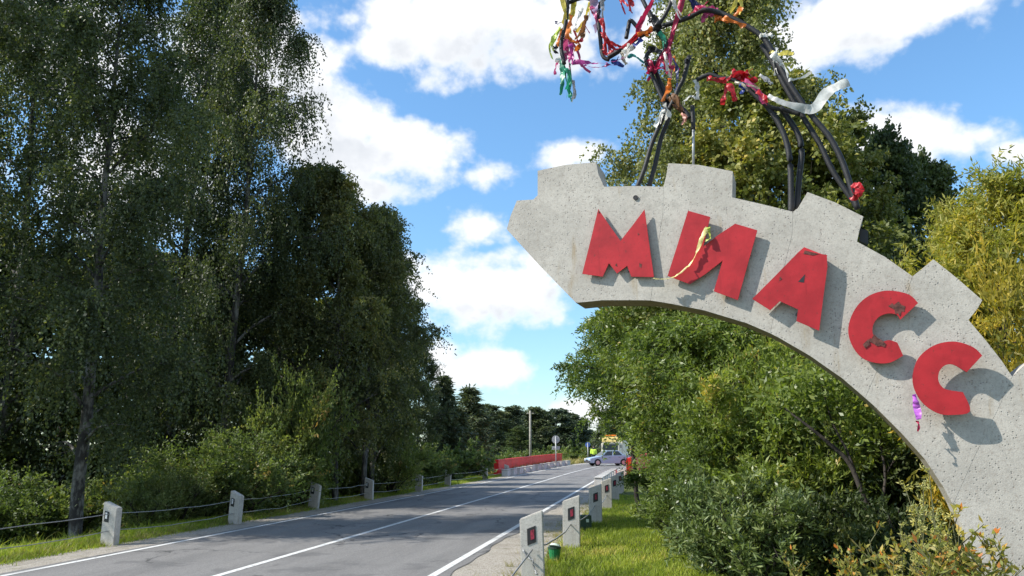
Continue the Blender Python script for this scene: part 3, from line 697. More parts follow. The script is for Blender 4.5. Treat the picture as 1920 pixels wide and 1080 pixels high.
Yl = 11.8; lb = at(1652, 1000, Yl); lb[2] = gz(lb[0], Yl) - .1
lt = thing('leaning_tree', 'dark bare-stemmed leaning tree seen through the arch opening', 'tree', lb)
lp = lambda px, py, dy=0: at(px, py, Yl + dy) - lb
tr_ = [lp(1652, 1090), lp(1645, 1020), lp(1618, 930), lp(1592, 868), lp(1555, 832), lp(1510, 795), lp(1470, 765, .2)]
MB().tube(spline(tr_, 4), np.linspace(.05, .014, 25), 8).tube(spline([lp(1612, 912), lp(1590, 850, .2), lp(1560, 790, .3), lp(1540, 720, .4)], 4), np.linspace(.025, .008, 13), 6).tube(spline([lp(1640, 1000), lp(1660, 900, .2), lp(1650, 820, .3), lp(1662, 760, .4)], 4), np.linspace(.028, .008, 13), 6).build('trunk', M['darkbark'], lt, smooth=True)
cv_ = []; r_ = np.random.default_rng(9)
for px, py in [(1470, 765), (1500, 740), (1545, 720), (1660, 770), (1640, 800), (1600, 740)]:
    cv_.append(lp(px, py, .3) + r_.normal(0, .22, (420, 3)))
cv_ = np.concatenate(cv_); V_, Q_, T_ = leaves_np(cv_, r_.normal(0, 1, cv_.shape), .10, .045, r_, .4 + r_.normal(0, .18, len(cv_)))
tag(link('crown', mesh_np('crown', V_, Q_, M['leaf_willow'], tint=T_), lt), kind='stuff')

# ------------------------------------------------------------------ grass and weeds
def blades(name, n_, samp, h, wd, mat, seed, label, lean=.5):
    r = np.random.default_rng(seed); P = samp(r, n_); n_ = len(P)
    P = np.concatenate((P, terr(P[:, 0], P[:, 1])[:, None] - .01), 1)
    hh = h * r.uniform(.45, 1.35, n_)[:, None]; a = r.uniform(0, 6.28, n_); side = np.stack((np.cos(a), np.sin(a), 0 * a), -1) * wd
    ln = np.concatenate((r.normal(0, lean, (n_, 2)), np.zeros((n_, 1))), 1) * hh; up = np.array((0, 0, 1.0))
    V = np.stack((P - side, P + side, P + side * .7 + up * hh * .55 + ln * .3, P - side * .7 + up * hh * .55 + ln * .3, P + up * hh * .95 + ln), 1).reshape(-1, 3)
    o = np.arange(n_)[:, None] * 5
    cl = np.sin(P[:, 0] * 2.3 + P[:, 1] * 1.1) + np.sin(P[:, 0] * 5.1 - P[:, 1] * 2.7) + np.sin(P[:, 1] * .9 + 1)
    tn = .45 + .16 * cl + r.normal(0, .13, n_); tn[r.random(n_) < .04] += .5
    me = mesh_np(name, V, o + np.array((0, 1, 2, 3)), mat, tint=np.repeat(np.clip(tn, 0, 1), 5), T=o + np.array((3, 2, 4)))
    return tag(link(name, me), label, 'grass', kind='stuff')
def s_right(r, n_):
    y = 8.5 + 24 * r.random(n_) ** 1.7; x = roadc(y) + 4.25 + 5.5 * r.random(n_) ** 1.15 + r.normal(0, .1, n_); return np.stack((x, y), -1)
def s_left(r, n_):
    y = 9.5 + 50 * r.random(n_) ** 1.6; x = roadc(y) - 3.95 - 2.6 * r.random(n_) ** 1.2 - r.normal(0, .10, n_); return np.stack((x, y), -1)
def s_leftdeep(r, n_):
    y = 10 + 45 * r.random(n_) ** 1.4; x = roadc(y) - 5.5 - 7 * r.random(n_); return np.stack((x, y), -1)
blades('grass', 85000, s_right, .085, .006, M['grass'], 1, 'short yellow-green grass on the verge beside the near guide posts')
blades('grass', 60000, s_left, .12, .008, M['grass'], 2, 'green grass strip along the far guide posts')
blades('grass', 22000, s_leftdeep, .26, .010, M['grass'], 3, 'longer grass under the left birches')
def s_tuft(r, n_):
    k_ = n_ // 14; y = 9 + 22 * r.random(k_) ** 1.5; x = roadc(y) + np.where(r.random(k_) < .5, 4.1 + r.normal(0, .25, k_), -4.05 - np.abs(r.normal(0, .2, k_)))
    c_ = np.repeat(np.stack((x, y), -1), 14, 0); return c_ + r.normal(0, .035, c_.shape)
blades('dry_grass', 9000, s_tuft, .14, .005, M['straw'], 4, 'dry straw-coloured tufts along both shoulders')
def s_far(r, n_):
    y = 60 + 40 * r.random(n_); x = roadc(y) - 4.0 - 5 * r.random(n_); return np.stack((x, y), -1)
blades('dry_grass', 9000, s_far, .5, .03, M['straw'], 6, 'pale dry grass beyond the concrete blocks')

def gen_weed(seed, H, leafmat, nb=26, spread=.12, L=.05, Wd=.016, per=16):
    r = np.random.default_rng(seed); cur = np.cumsum(r.normal(0, .02, (7, 2)), 0)
    P = np.concatenate((cur, np.linspace(0, H, 7)[:, None]), 1); parts = [tube_np(P, np.linspace(.007, .002, 7), 5)[:2]]
    LP, AX, T = [], [], []
    for i in range(nb):
        e = r.uniform(.2, 1.0); b0 = np.array([np.interp(e, np.linspace(0, 1, 7), P[:, j]) for j in range(3)])
        az = r.uniform(0, 6.28); d = unit(np.array((math.cos(az), math.sin(az), r.uniform(.6, 1.5)))); ln = spread * r.uniform(.5, 1.3) * (1.25 - e * .7)
        parts.append(tube_np([b0, b0 + d * ln], (.003, .0015), 3)[:2])
        q = r.uniform(0, 1, per)[:, None]; LP.append(b0 + d * ln * q + r.normal(0, .006, (per, 3))); AX.append(unit(d * .5 + r.normal(0, .7, (per, 3))))
        T.append(.28 + .35 * e + r.normal(0, .22, per))
    V, Q, tn = leaves_np(np.concatenate(LP), np.concatenate(AX), L, Wd, r, np.concatenate(T)); bv, bq = merge(parts)
    return (mesh_np('stem', bv, bq, M['stem'], smooth=True), mesh_np('leaves', V, Q, M[leafmat], tint=tn), H, 1.0)
WW = [gen_weed(50 + i, 1.0, 'weed', 26, .075, .022, .006, 20) for i in range(3)]
AW = [gen_weed(60 + i, .7, 'autumn', 40, .20, .036, .016, 9) for i in range(3)]
k = 0
for (px, py, Yd) in [(1704, 950, 6.6), (1716, 905, 6.8), (1742, 880, 6.6), (1748, 905, 6.9), (1766, 960, 6.4), (1688, 985, 6.3), (1730, 960, 6.2), (1712, 1000, 6.0), (1756, 1000, 6.1)]:
    tree_px('wormwood_plant', WW[k % 3], 'tall pale yellow-green wormwood in front of the arch leg', 'plant', px, py, Yd, None, k * 1.1, 'wormwood plants in front of the arch leg'); k += 1
for (px, py, Yd) in [(1640, 1010, 6.8), (1672, 1030, 6.4), (1790, 1005, 6.3), (1815, 985, 6.6), (1840, 1010, 6.4), (1865, 1040, 6.3), (1895, 1050, 6.2), (1830, 1045, 6.0), (1775, 1045, 5.9), (1722, 1045, 5.8), (1600, 1040, 6.8), (1540, 1050, 7.2), (1475, 1045, 7.6)]:
    tree_px('autumn_weed', AW[k % 3], 'leafy weed with orange-brown leaves around the foot of the arch', 'plant', px, py, Yd, None, k * 1.7, 'orange-leaved weeds around the arch foot'); k += 1

# ------------------------------------------------------------------ the concrete arch
AR = R_(20); FH = np.array((-syw, cyw, 0.0))                    # level view direction
AN = -(FH * math.cos(AR) + RT * math.sin(AR))                   # face normal: towards the oncoming driver, turned left to the road
AT = RT * math.cos(AR) - FH * math.sin(AR)                      # along the face, to the right
AC = np.array((0, 0, EYE)) + ray(1400, 560) * 8.4
def onplane(px, py, off=0.0):
    """the sight line of a pixel met with the arch's face plane moved off metres to the front"""
    d = ray(px, py); c = AC + AN * off; o = np.array((0, 0, EYE))
    return o + d * (np.dot(c - o, AN) / np.dot(d, AN))
TH = .40
arch_base = onplane(1940, 1180); arch_base[2] = gz(arch_base[0], arch_base[1])
AROT = math.atan2(AT[1], AT[0])
arch = thing('sign_arch', 'grey concrete half-cogwheel arch carrying red letters, right of the road', 'sign', arch_base, AROT)
def loc_(p): # world to arch-local
    v = np.asarray(p) - arch_base; return Vector((float(np.dot(v, AT)), float(np.dot(v, -AN)), float(v[2])))
def prism_on(poly, off, th, name, mat, bevel=0.0, parent=None):
    mb = MB(); f = [loc_(onplane(x, y, off)) for x, y in poly]; b_ = [p + Vector((0, th, 0)) for p in f]
    return mb.prism(f, b_).build(name, mat, parent or arch, bevel)
PAN = [
 [(1008, 320), (1060, 309), (1118, 304), (1122, 326), (1133, 350), (1190, 348.5), (1244, 350), (1243, 400), (1232, 470), (1220, 563.5), (1200, 563), (1130, 563), (1080, 568), (1012, 498), (950, 430), (957, 405), (969, 376), (1000, 374), (1008, 366)],
 [(1244.1, 350), (1249, 330), (1253, 306), (1310, 309), (1374, 321), (1373, 370), (1430, 383), (1487, 397), (1485, 440), (1468, 510), (1444, 625), (1400, 606), (1320, 582), (1260, 570), (1220.1, 563.5), (1232.1, 470), (1243.1, 400)],
 [(1487.1, 397), (1496, 390), (1514, 360), (1565, 379), (1619, 406), (1613, 425), (1607, 453), (1660, 482), (1711, 518), (1690, 580), (1665, 650), (1622, 746), (1580, 710), (1520, 668), (1460, 633), (1444.1, 625.1), (1468.1, 510), (1485.1, 440)],
 [(1711.1, 518.1), (1730, 503), (1750, 486), (1795, 522), (1842, 563), (1832, 580), (1816, 600), (1850, 640), (1878, 676), (1898, 706), (1870, 770), (1830, 850), (1787, 946), (1770, 915), (1735, 862), (1690, 812), (1640, 762), (1622.1, 746.1), (1665.1, 650), (1690.1, 580)],
 [(1898.1, 706.1), (1912, 692), (1932, 676), (1965, 715), (1996, 765), (1985, 778), (1962, 790), (1985, 840), (2010, 910), (2030, 990), (2045, 1080), (2052, 1230), (1848, 1230), (1842, 1120), (1835, 1070), (1818, 1020), (1800, 975), (1787.1, 946.1), (1830.1, 850), (1870.1, 770)]]
for q in PAN: prism_on(q, 0, TH, 'concrete_panel', M['arch'], .0015)
c2 = lambda x, y: (940 + x / 3, 280 + y / 3)
c3 = lambda x, y: (1400 + x / 1.9288, 340 + y / 1.9288)
LET = [
 ('M', .06, [c2(*q) for q in [(545, 335), (606, 425), (670, 515), (740, 425), (805, 338), (830, 520), (858, 718), (730, 716), (708, 655), (650, 698), (605, 640), (570, 716), (455, 700), (500, 520)]], None),
 ('И', .07, [c2(*q) for q in [(1050, 345), (1175, 380), (1135, 548), (1222, 480), (1315, 418), (1440, 455), (1385, 650), (1330, 848), (1195, 798), (1245, 625), (1150, 700), (1060, 758), (935, 712), (990, 540)]], None),
 ('A', .10, [c3(*q) for q in [(185, 258), (235, 258), (290, 266), (292, 310), (276, 430), (262, 540), (180, 505), (186, 463), (120, 433), (85, 466), (20, 425), (100, 345)]], None),
 ('C', .09, [c3(*q) for q in [(620, 440), (590, 411), (540, 397), (490, 397), (440, 415), (400, 450), (374, 500), (368, 550), (385, 600), (420, 640), (470, 657), (520, 655), (566, 630), (545, 583), (515, 574), (483, 580), (458, 556), (457, 522), (476, 492), (510, 478), (542, 482), (556, 500)]], None),
 ('C', .15, [c3(*q) for q in [(852, 630), (820, 600), (760, 580), (700, 585), (650, 610), (615, 650), (600, 710), (610, 760), (640, 805), (690, 838), (740, 845), (808, 832), (782, 762), (742, 757), (712, 748), (694, 722), (696, 690), (716, 666), (744, 662), (772, 676), (796, 690)]], None)]
for (ch, off, poly, _) in LET:
    shape = poly if ch != 'C' else [tuple(q) for q in spline(poly[:13], 4)] + [tuple(q) for q in spline(poly[13:], 4)]
    o = prism_on(shape, off, .014, 'letter', M['letter']); o['label'] = 'red sheet metal letter ' + ch
    # studs that hold the letter off the face
    cx = sum(p[0] for p in poly) / len(poly); cyy = sum(p[1] for p in poly) / len(poly)
    for q in ((poly[3], poly[8]) if ch == 'C' else (poly[len(poly) // 2],)):
        iq = poly.index(q); q2 = poly[21 - iq * 2 // 3] if ch == 'C' else (cx, cyy)
        w = (q[0] * .55 + q2[0] * .45, q[1] * .55 + q2[1] * .45) if ch == 'C' else (q[0] * .75 + cx * .25, q[1] * .75 + cyy * .25); a = loc_(onplane(*w, off)); 
        mb = MB(); mb.tube([Vector((a.x, a.y + .012, a.z)), Vector((a.x, 0.0, a.z))], .012, 8).build('stud', M['rod'], o)
# black plate as the shade in the letter A's hole, and its bent torn top
a_hole = [c3(*q) for q in [(211, 336), (207, 366), (186, 363)]]
o = prism_on(a_hole, .1025, .004, 'opening_shade_plate', M['black']); o['label'] = 'small dark triangle in the letter A'
bent = [onplane(*c3(185, 258), .10), onplane(*c3(292, 268), .10), onplane(*c3(268, 262), .05), onplane(*c3(208, 238), .03)]
mb = MB(); f = [loc_(p) for p in bent]; mb.prism(f, [p + Vector((0, .012, -.004)) for p in f]).build('bent_flap', M['letter'], arch)
# torn rusty places on the first C
for k, q in enumerate([[(512, 452), (526, 440), (532, 447), (550, 434), (558, 446), (574, 452), (570, 472), (560, 470), (556, 490), (546, 476), (538, 480), (534, 464)], [(440, 578), (448, 566), (452, 570), (460, 552), (474, 566), (486, 572), (504, 588), (498, 600), (486, 594), (470, 596), (458, 586)], [(420, 590), (440, 570), (446, 590), (428, 604)]]):
    prism_on([c3(*p) for p in q], .0925 + .003 * k, .003, 'torn_patch', M['rust'])
for q in [[(640, 652), (648, 640), (652, 662)], [(776, 640), (790, 646), (786, 668), (776, 660)], [(545, 345), (556, 352), (548, 362)], [(765, 470), (776, 476), (770, 484)]]:
    prism_on([c2(*p) for p in q], .0625, .003, 'torn_patch', M['rust'])
for q in [[(210, 250), (262, 262), (240, 268), (205, 262)], [(120, 345), (128, 352), (118, 360)]]:
    prism_on([c3(*p) for p in q], .1030, .003, 'torn_patch', M['rust'])
# lifting eye, and a black block put in as a dark opening
q = loc_(onplane(1192, 371)); MB().disc(q, (0, 1, 0), .028, .03, 14).build('lifting_eye', M['rod'], arch)
q = [loc_(onplane(x, y, -.2)) for x, y in ((1613, 428), (1628, 432), (1628, 458), (1612, 452))]
MB().prism(q, [p + Vector((0, .12, 0)) for p in q]).build('dark_opening_block', M['black'], arch)

# ------------------------------------------------------------------ rod sculpture on the arch
SOFF = -.20
def sp_(x, y, off=SOFF): return onplane(x, y, off)
sc_base = sp_(1400, 380)
sculp = thing('rod_sculpture', 'black bent metal rod figure standing on top of the concrete arch', 'sculpture', sc_base)
RODS = [
 (.017, -.20, [(1194, 352), (1208, 318), (1222, 270), (1238, 232), (1248, 205), (1236, 172), (1222, 140), (1212, 116), (1216, 98), (1232, 95), (1250, 106)]),
 (.017, -.26, [(1216, 352), (1228, 310), (1240, 258), (1252, 226), (1254, 200), (1244, 170), (1232, 140), (1226, 116)]),
 (.017, -.15, [(1254, 205), (1264, 186), (1272, 166), (1282, 146), (1292, 106)]),
 (.017, -.22, [(1246, 180), (1266, 194), (1284, 208), (1292, 222)]),
 (.016, -.22, [(1298, 198), (1299, 218), (1300, 242)]),
 (.022, -.20, [(1214, 18), (1226, 40), (1236, 60), (1249, 84), (1244, 100), (1232, 118)]),
 (.020, -.17, [(1140, 108), (1166, 92), (1196, 70), (1234, 52), (1288, 34), (1322, 19), (1360, 28), (1402, 50), (1432, 72), (1452, 104), (1476, 150), (1502, 190), (1528, 224), (1556, 258), (1578, 300), (1592, 340), (1608, 392)]),
 (.020, -.25, [(1428, 84), (1446, 112), (1470, 158), (1494, 200), (1516, 236), (1538, 272), (1560, 318), (1582, 352), (1606, 386)]),
 (.020, -.20, [(1436, 196), (1456, 224), (1472, 258), (1481, 300), (1483, 350), (1483, 400)]),
 (.020, -.26, [(1464, 202), (1482, 228), (1498, 256), (1503, 288), (1499, 330), (1494, 392)]),
 (.017, -.18, [(1306, 150), (1330, 140), (1350, 146), (1376, 150), (1404, 168), (1438, 198), (1470, 206), (1500, 214)]),
 (.016, -.14, [(1121, 34), (1125, 66), (1130, 104), (1142, 112)]),
 (.016, -.20, [(1174, 72), (1178, 52), (1182, 38), (1194, 50), (1206, 66)]),
 (.016, -.12, [(1058, -30), (1064, 6), (1060, 46), (1052, 84), (1058, 120)]),
 (.016, -.20, [(1064, 6), (1096, -4), (1122, 10), (1121, 34)]),
 (.016, -.24, [(1122, 10), (1150, -16), (1190, -20), (1214, 18)]),
 (.016, -.28, [(1232, 52), (1256, 10), (1262, -30)]),
 (.017, -.24, [(1322, 19), (1290, -6), (1270, -30)])]
def slocal(p): return Vector([float(v) for v in (np.asarray(p) - sc_base)])
for rad, off, pts in RODS:
    P = spline([slocal(sp_(x, y, off)) for x, y in pts], 5)
    MB().tube(P, rad * 1.55, 8).build('rod', M['rod'], sculp, smooth=True)
MB().tube([slocal(sp_(1300, 240, -.22)), slocal(sp_(1300, 312, -.22))], .014, 8).build('thin_pipe', M['galv'], sculp, smooth=True)

RIBC = {'red': (.50, .02, .03), 'crimson': (.42, .012, .07), 'pink': (.62, .10, .26), 'magenta': (.45, .05, .28), 'orange': (.70, .20, .03), 'yellow': (.70, .58, .10), 'lime': (.50, .62, .12),
        'green': (.02, .28, .16), 'teal': (.05, .34, .30), 'white': (.74, .73, .69), 'cream': (.62, .56, .42), 'lilac': (.46, .34, .52), 'blue': (.03, .06, .30), 'navy': (.02, .03, .12), 'black': (.02, .02, .025), 'pale_yellow': (.80, .74, .30), 'violet': (.58, .16, .70), 'brown': (.22, .10, .04), 'grey': (.42, .42, .44), 'salmon': (.62, .30, .24)}
def ribbon_mat(k):
    key = 'ribbon_' + k
    if key in M: return M[key]
    m, n, b, t = new_mat(key); c = RIBC[k]
    co = n.n('ShaderNodeTexCoord').outputs['Object']
    cc = n.mix(n.ss(n.noise(co, 9, 4), .35, .65), tuple(v * .75 for v in c), tuple(min(.85, v * 1.15) for v in c))
    t.links.new(cc, b.inputs['Base Color']); b.inputs['Roughness'].default_value = .4
    tr = n.n('ShaderNodeBsdfTranslucent', {0: cc}); mx = n.n('ShaderNodeMixShader', {0: .35, 1: b.outputs[0], 2: tr.outputs[0]})
    t.links.new(mx.outputs[0], t.nodes['Material Output'].inputs[0]); M[key] = m; return m
rr = np.random.default_rng(77)
def ribbon(colr, pts, w, label, off=None, twist=1.2, tail=None):
    off = (-.10 + rr.uniform(-.12, .1)) if off is None else off
    P = spline([sp_(x, y, off) for x, y in pts], 7); n_ = len(P); base = P[0].copy()
    P0, VV, QQ = P, [], []
    for tail_ in range(1 if twist < .9 else 2):                      # the two tails of one tied ribbon
        P = P0 + AN * np.cumsum(rr.normal(0, .010, n_))[:, None]
        if tail_:
            f_ = np.linspace(0, 1, n_) ** 1.3; P = P + (AT * rr.normal(0, .07) + np.array((0, 0, rr.normal(-.03, .06))))[None] * f_[:, None] + AN * .015
            P = P[:max(8, int(n_ * rr.uniform(.55, 1.0)))]
        m_ = len(P); tg = unit(np.gradient(P, axis=0)); sd = unit(np.cross(tg, AN)); nn = np.cross(sd, tg)
        a = np.clip(np.cumsum(rr.normal(0, .34, m_)) * twist + rr.uniform(-.6, .6) * min(1, twist), -1.2, 1.2)
        wd = w * (.8 + .35 * np.sin(np.linspace(0, rr.uniform(4, 9), m_) + rr.uniform(0, 6))) * .56
        dirv = sd * np.cos(a)[:, None] + nn * np.sin(a)[:, None]
        fold = nn * wd[:, None] * (.6 if twist > .5 else .2) * np.sin(np.linspace(0, rr.uniform(6, 14), m_))[:, None]
        o_ = sum(len(v_) for v_ in VV)
        VV.append(np.stack((P - dirv * wd[:, None], P + fold, P + dirv * wd[:, None]), 1).reshape(-1, 3) - base)
        i = np.arange(m_ - 1)[:, None] * 3 + np.arange(2)[None]
        QQ.append(np.stack((i, i + 1, i + 4, i + 3), -1).reshape(-1, 4) + o_)
    V, Q = np.concatenate(VV), np.concatenate(QQ)
    return tag(link('ribbon', mesh_np('ribbon', V, Q, ribbon_mat(colr), smooth=True), None, base), label, 'ribbon', 'ribbons tied to the rod sculpture')
RB = [
 ('crimson', [(1236, -20), (1222, 8), (1206, 36), (1192, 62)], .055, 'long crimson ribbon slanting down from the top edge, left of its longer twin'),
 ('crimson', [(1282, -10), (1272, 28), (1260, 60), (1250, 92), (1232, 118), (1212, 146)], .06, 'longest crimson ribbon, running down to the knot over the forelegs'),
 ('red', [(1130, 62), (1140, 78), (1156, 88), (1166, 92), (1148, 100), (1134, 106)], .06, 'red ribbon looped in a triangle under the figure head'),
 ('red', [(1128, 36), (1134, 62), (1136, 88), (1134, 104)], .05, 'red ribbon hanging down the front head rod'),
 ('red', [(1166, 90), (1184, 76), (1204, 64), (1222, 58)], .045, 'red ribbon wound along the neck rod'),
 ('red', [(1160, -8), (1166, 10), (1172, 26)], .04, 'short red ribbon hanging at the top edge, left piece'),
 ('red', [(1176, -8), (1180, 8), (1184, 26)], .05, 'short red ribbon hanging at the top edge, right piece with a loop'),
 ('magenta', [(1072, 118), (1096, 120), (1122, 121), (1142, 116), (1158, 108)], .045, 'magenta ribbon stretched level from the hanging bunch to the neck'),
 ('green', [(1052, 112), (1058, 132), (1062, 156), (1060, 178)], .06, 'green ribbon hanging lowest on the left bunch'),
 ('green', [(1068, 118), (1068, 142), (1064, 160), (1070, 182)], .05, 'green ribbon right beside the lowest one'),
 ('grey', [(1074, 150), (1077, 168), (1070, 182)], .035, 'thin silvery ribbon end at the bottom of the left bunch'),
 ('pink', [(1060, 30), (1062, 60), (1056, 90), (1062, 116)], .06, 'pink ribbon down the middle of the left bunch'),
 ('pink', [(1068, 70), (1074, 96), (1070, 122), (1074, 138)], .045, 'pink ribbon at the right of the left bunch'),
 ('pink', [(1046, 116), (1042, 128), (1040, 140)], .03, 'short pink ribbon end at the left of the left bunch'),
 ('yellow', [(1078, -10), (1072, 14), (1066, 40), (1068, 60)], .055, 'mustard yellow ribbon at the top of the left bunch'),
 ('lime', [(1050, 50), (1040, 70), (1030, 88), (1034, 108)], .045, 'lime ribbon on the outer left of the bunch'),
 ('orange', [(1060, 48), (1050, 66), (1042, 84)], .05, 'orange ribbon on the upper left of the bunch'),
 ('orange', [(1064, 68), (1074, 76), (1086, 82), (1080, 92)], .06, 'orange knot in the middle of the left bunch'),
 ('navy', [(1044, 46), (1054, 40), (1062, 52)], .045, 'dark navy knot at the upper left of the bunch'),
 ('brown', [(1100, 30), (1094, 50), (1086, 66), (1078, 74)], .05, 'olive brown ribbon joining the two hanging bunches'),
 ('yellow', [(1110, 0), (1102, 24), (1096, 44), (1084, 66)], .045, 'yellow ribbon slanting between the two bunches'),
 ('crimson', [(1096, 44), (1094, 60), (1092, 78)], .035, 'small crimson ribbon between the two bunches'),
 ('lilac', [(1114, -10), (1118, 10), (1124, 34), (1120, 44)], .085, 'wide lilac ribbon hanging at the head'),
 ('grey', [(1130, -10), (1130, 12), (1130, 38)], .05, 'grey ribbon beside the wide lilac one'),
 ('salmon', [(1056, -14), (1062, 0), (1066, 16)], .07, 'salmon ribbon at the top edge over the left bunch'),
 ('white', [(1170, 100), (1178, 92), (1188, 86), (1180, 98), (1172, 112)], .06, 'white knot on the neck rod'),
 ('cream', [(1166, 98), (1168, 112), (1170, 120)], .045, 'cream ribbon end hanging below the neck knot'),
 ('blue', [(1188, 88), (1196, 80), (1202, 74)], .06, 'dark blue wrap on the neck rod'),
 ('blue', [(1146, 116), (1154, 112), (1160, 106)], .045, 'blue knot at the end of the magenta ribbon'),
 ('teal', [(1176, 106), (1190, 104), (1202, 112), (1210, 116)], .03, 'thin teal ribbon from the neck to the forelegs'),
 ('orange', [(1196, 66), (1212, 60), (1224, 56)], .045, 'orange wrap on the neck rod beside the dark blue one'),
 ('white', [(1222, 66), (1236, 58), (1254, 54), (1270, 50)], .03, 'thin white ribbon along the back rod'),
 ('crimson', [(1214, 130), (1226, 128), (1242, 126), (1256, 136)], .055, 'crimson knot round both forelegs'),
 ('crimson', [(1216, 112), (1222, 126), (1214, 140)], .05, 'crimson ribbon crossing the forelegs'),
 ('pink', [(1252, 94), (1256, 112), (1258, 130), (1256, 146)], .05, 'pale pink ribbon hanging beside the forelegs'),
 ('white', [(1246, 100), (1250, 118), (1254, 138)], .03, 'white strip hanging beside the forelegs'),
 ('orange', [(1256, 148), (1256, 162), (1252, 178)], .05, 'orange ribbon end hanging beside the forelegs'),
 ('orange', [(1264, 108), (1266, 122), (1264, 134)], .03, 'small orange strip right of the pale pink ribbon'),
 ('brown', [(1254, 184), (1266, 196), (1278, 210), (1284, 226)], .055, 'rusty brown ribbon sagging behind the forelegs'),
 ('salmon', [(1278, 214), (1288, 222), (1284, 234)], .045, 'salmon knot behind the forelegs'),
 ('white', [(1244, 206), (1242, 222), (1240, 236)], .05, 'white rag tied low on the forelegs'),
 ('white', [(1304, 150), (1310, 168), (1308, 190)], .05, 'white ribbon hanging over the thin pipe'),
 ('white', [(1308, 186), (1296, 180), (1284, 188), (1284, 196)], .02, 'thin white loop beside the thin pipe'),
 ('crimson', [(1290, 30), (1306, 22), (1318, 16)], .05, 'crimson wrap on the back rod'),
 ('pink', [(1316, 14), (1328, 20), (1338, 14), (1322, 28), (1318, 40)], .06, 'pink bow on the back rod'),
 ('white', [(1262, 0), (1268, 20), (1276, 40)], .045, 'white ribbon hanging at the top between the crimson ones'),
 ('navy', [(1290, -6), (1304, 6), (1314, 10)], .04, 'navy ribbon at the top edge left of the pink bow'),
 ('orange', [(1340, 26), (1360, 32), (1378, 30), (1390, 14)], .06, 'orange ribbon fluttering on the back rod'),
 ('orange', [(1356, 34), (1376, 42), (1396, 50)], .05, 'second orange ribbon along the back rod, below the fluttering one'),
 ('yellow', [(1384, -8), (1390, 6), (1386, 24)], .04, 'yellow ribbon end standing at the top edge'),
 ('white', [(1424, 70), (1440, 68), (1450, 74)], .045, 'white wrap where the back rod bends down'),
 ('yellow', [(1444, 96), (1460, 102), (1474, 100), (1488, 102)], .05, 'pale yellow ribbon streaming from the bend of the back rod'),
 ('white', [(1448, 104), (1462, 116), (1472, 128), (1478, 140)], .07, 'white rag below the pale yellow ribbon'),
 ('white', [(1450, 112), (1454, 126), (1458, 138)], .03, 'thin white strip hanging from the back rod bend'),
 ('white', [(1440, 180), (1462, 192), (1496, 200), (1526, 202), (1546, 178), (1568, 162), (1592, 152)], .095, 'long white ribbon streaming far out to the right'),
 ('white', [(1478, 150), (1492, 148), (1508, 142), (1522, 134)], .03, 'thin white ribbon streaming above the long white one'),
 ('red', [(1326, 148), (1346, 150), (1362, 152)], .05, 'red wrap on the tail of the middle rod'),
 ('red', [(1374, 130), (1384, 142), (1398, 150), (1414, 148)], .065, 'upper red bow on the middle rod'),
 ('red', [(1362, 150), (1376, 140), (1392, 134), (1404, 150), (1418, 146)], .06, 'second red bow on the middle rod'),
 ('red', [(1364, 160), (1358, 178), (1354, 194)], .06, 'red ribbon end hanging left below the red bows'),
 ('red', [(1366, 158), (1374, 172), (1378, 186)], .06, 'red ribbon end hanging right below the red bows'),
 ('blue', [(1388, 160), (1396, 166), (1390, 174)], .06, 'blue knot among the red bows'),
 ('pink', [(1396, 152), (1412, 160), (1426, 172), (1440, 184)], .05, 'pink ribbon right of the red bows'),
 ('cream', [(1378, 156), (1400, 160), (1422, 170)], .03, 'cream strip across the red bows'),
 ('red', [(1420, 172), (1432, 186), (1440, 196)], .05, 'red ribbon end below the pink one'),
 ('yellow', [(1428, 186), (1438, 196), (1452, 202)], .045, 'yellow-green knot over the hind legs'),
 ('grey', [(1424, 142), (1438, 152), (1450, 160)], .04, 'grey ribbon right above the red bows'),
 ('yellow', [(1054, -6), (1058, 20), (1054, 44)], .05, 'pale mustard ribbon beside the salmon one at the top edge'),
 ('orange', [(1072, 30), (1066, 52), (1062, 74)], .05, 'orange ribbon running down beside the pink one'),
 ('red', [(1082, 80), (1090, 70), (1096, 56)], .05, 'red strip above the orange knot'),
 ('white', [(1058, 96), (1052, 112), (1056, 128)], .05, 'dirty white ribbon on the left bunch over the green one'),
 ('black', [(1046, 88), (1038, 94), (1046, 98)], .05, 'black knot at the outer left of the bunch'),
 ('white', [(1092, 14), (1082, 34), (1076, 52)], .05, 'white ribbon between mustard and yellow ribbons at the top'),
 ('green', [(1062, 128), (1068, 146), (1060, 164)], .045, 'second green strip twisted over the lowest one'),
 ('magenta', [(1070, 84), (1074, 104), (1072, 122)], .045, 'magenta strip at the right of the left bunch'),
 ('pink', [(1108, 12), (1116, 26), (1120, 44)], .05, 'pink strip in front of the wide lilac ribbon'),
 ('crimson', [(1136, 70), (1142, 88), (1146, 104)], .05, 'crimson ribbon filling the head triangle'),
 ('black', [(1216, 40), (1226, 34), (1236, 48), (1230, 60)], .06, 'black rag on the upright neck rod'),
 ('black', [(1214, 96), (1226, 92), (1238, 100)], .06, 'black rag over the top of the forelegs'),
 ('green', [(1236, 60), (1242, 74), (1244, 92)], .05, 'dark green ribbon on the upright neck rod'),
 ('crimson', [(1238, 108), (1246, 122), (1252, 136)], .05, 'crimson strip beside the pale pink ribbon'),
 ('navy', [(1262, 110), (1270, 128), (1272, 150), (1266, 170)], .04, 'navy strip right of the forelegs'),
 ('black', [(1284, 118), (1290, 108), (1296, 104)], .06, 'black rag at the top of the short branch rod'),
 ('brown', [(1260, 176), (1272, 190), (1280, 204)], .06, 'brown rag wound behind the forelegs'),
 ('white', [(1246, 196), (1252, 208), (1246, 222)], .05, 'second white rag tied low on the forelegs'),
 ('orange', [(1340, 40), (1352, 32), (1366, 40)], .05, 'orange wrap close to the pink bow'),
 ('red', [(1384, 150), (1394, 140), (1402, 130)], .06, 'red strip standing up from the red bows'),
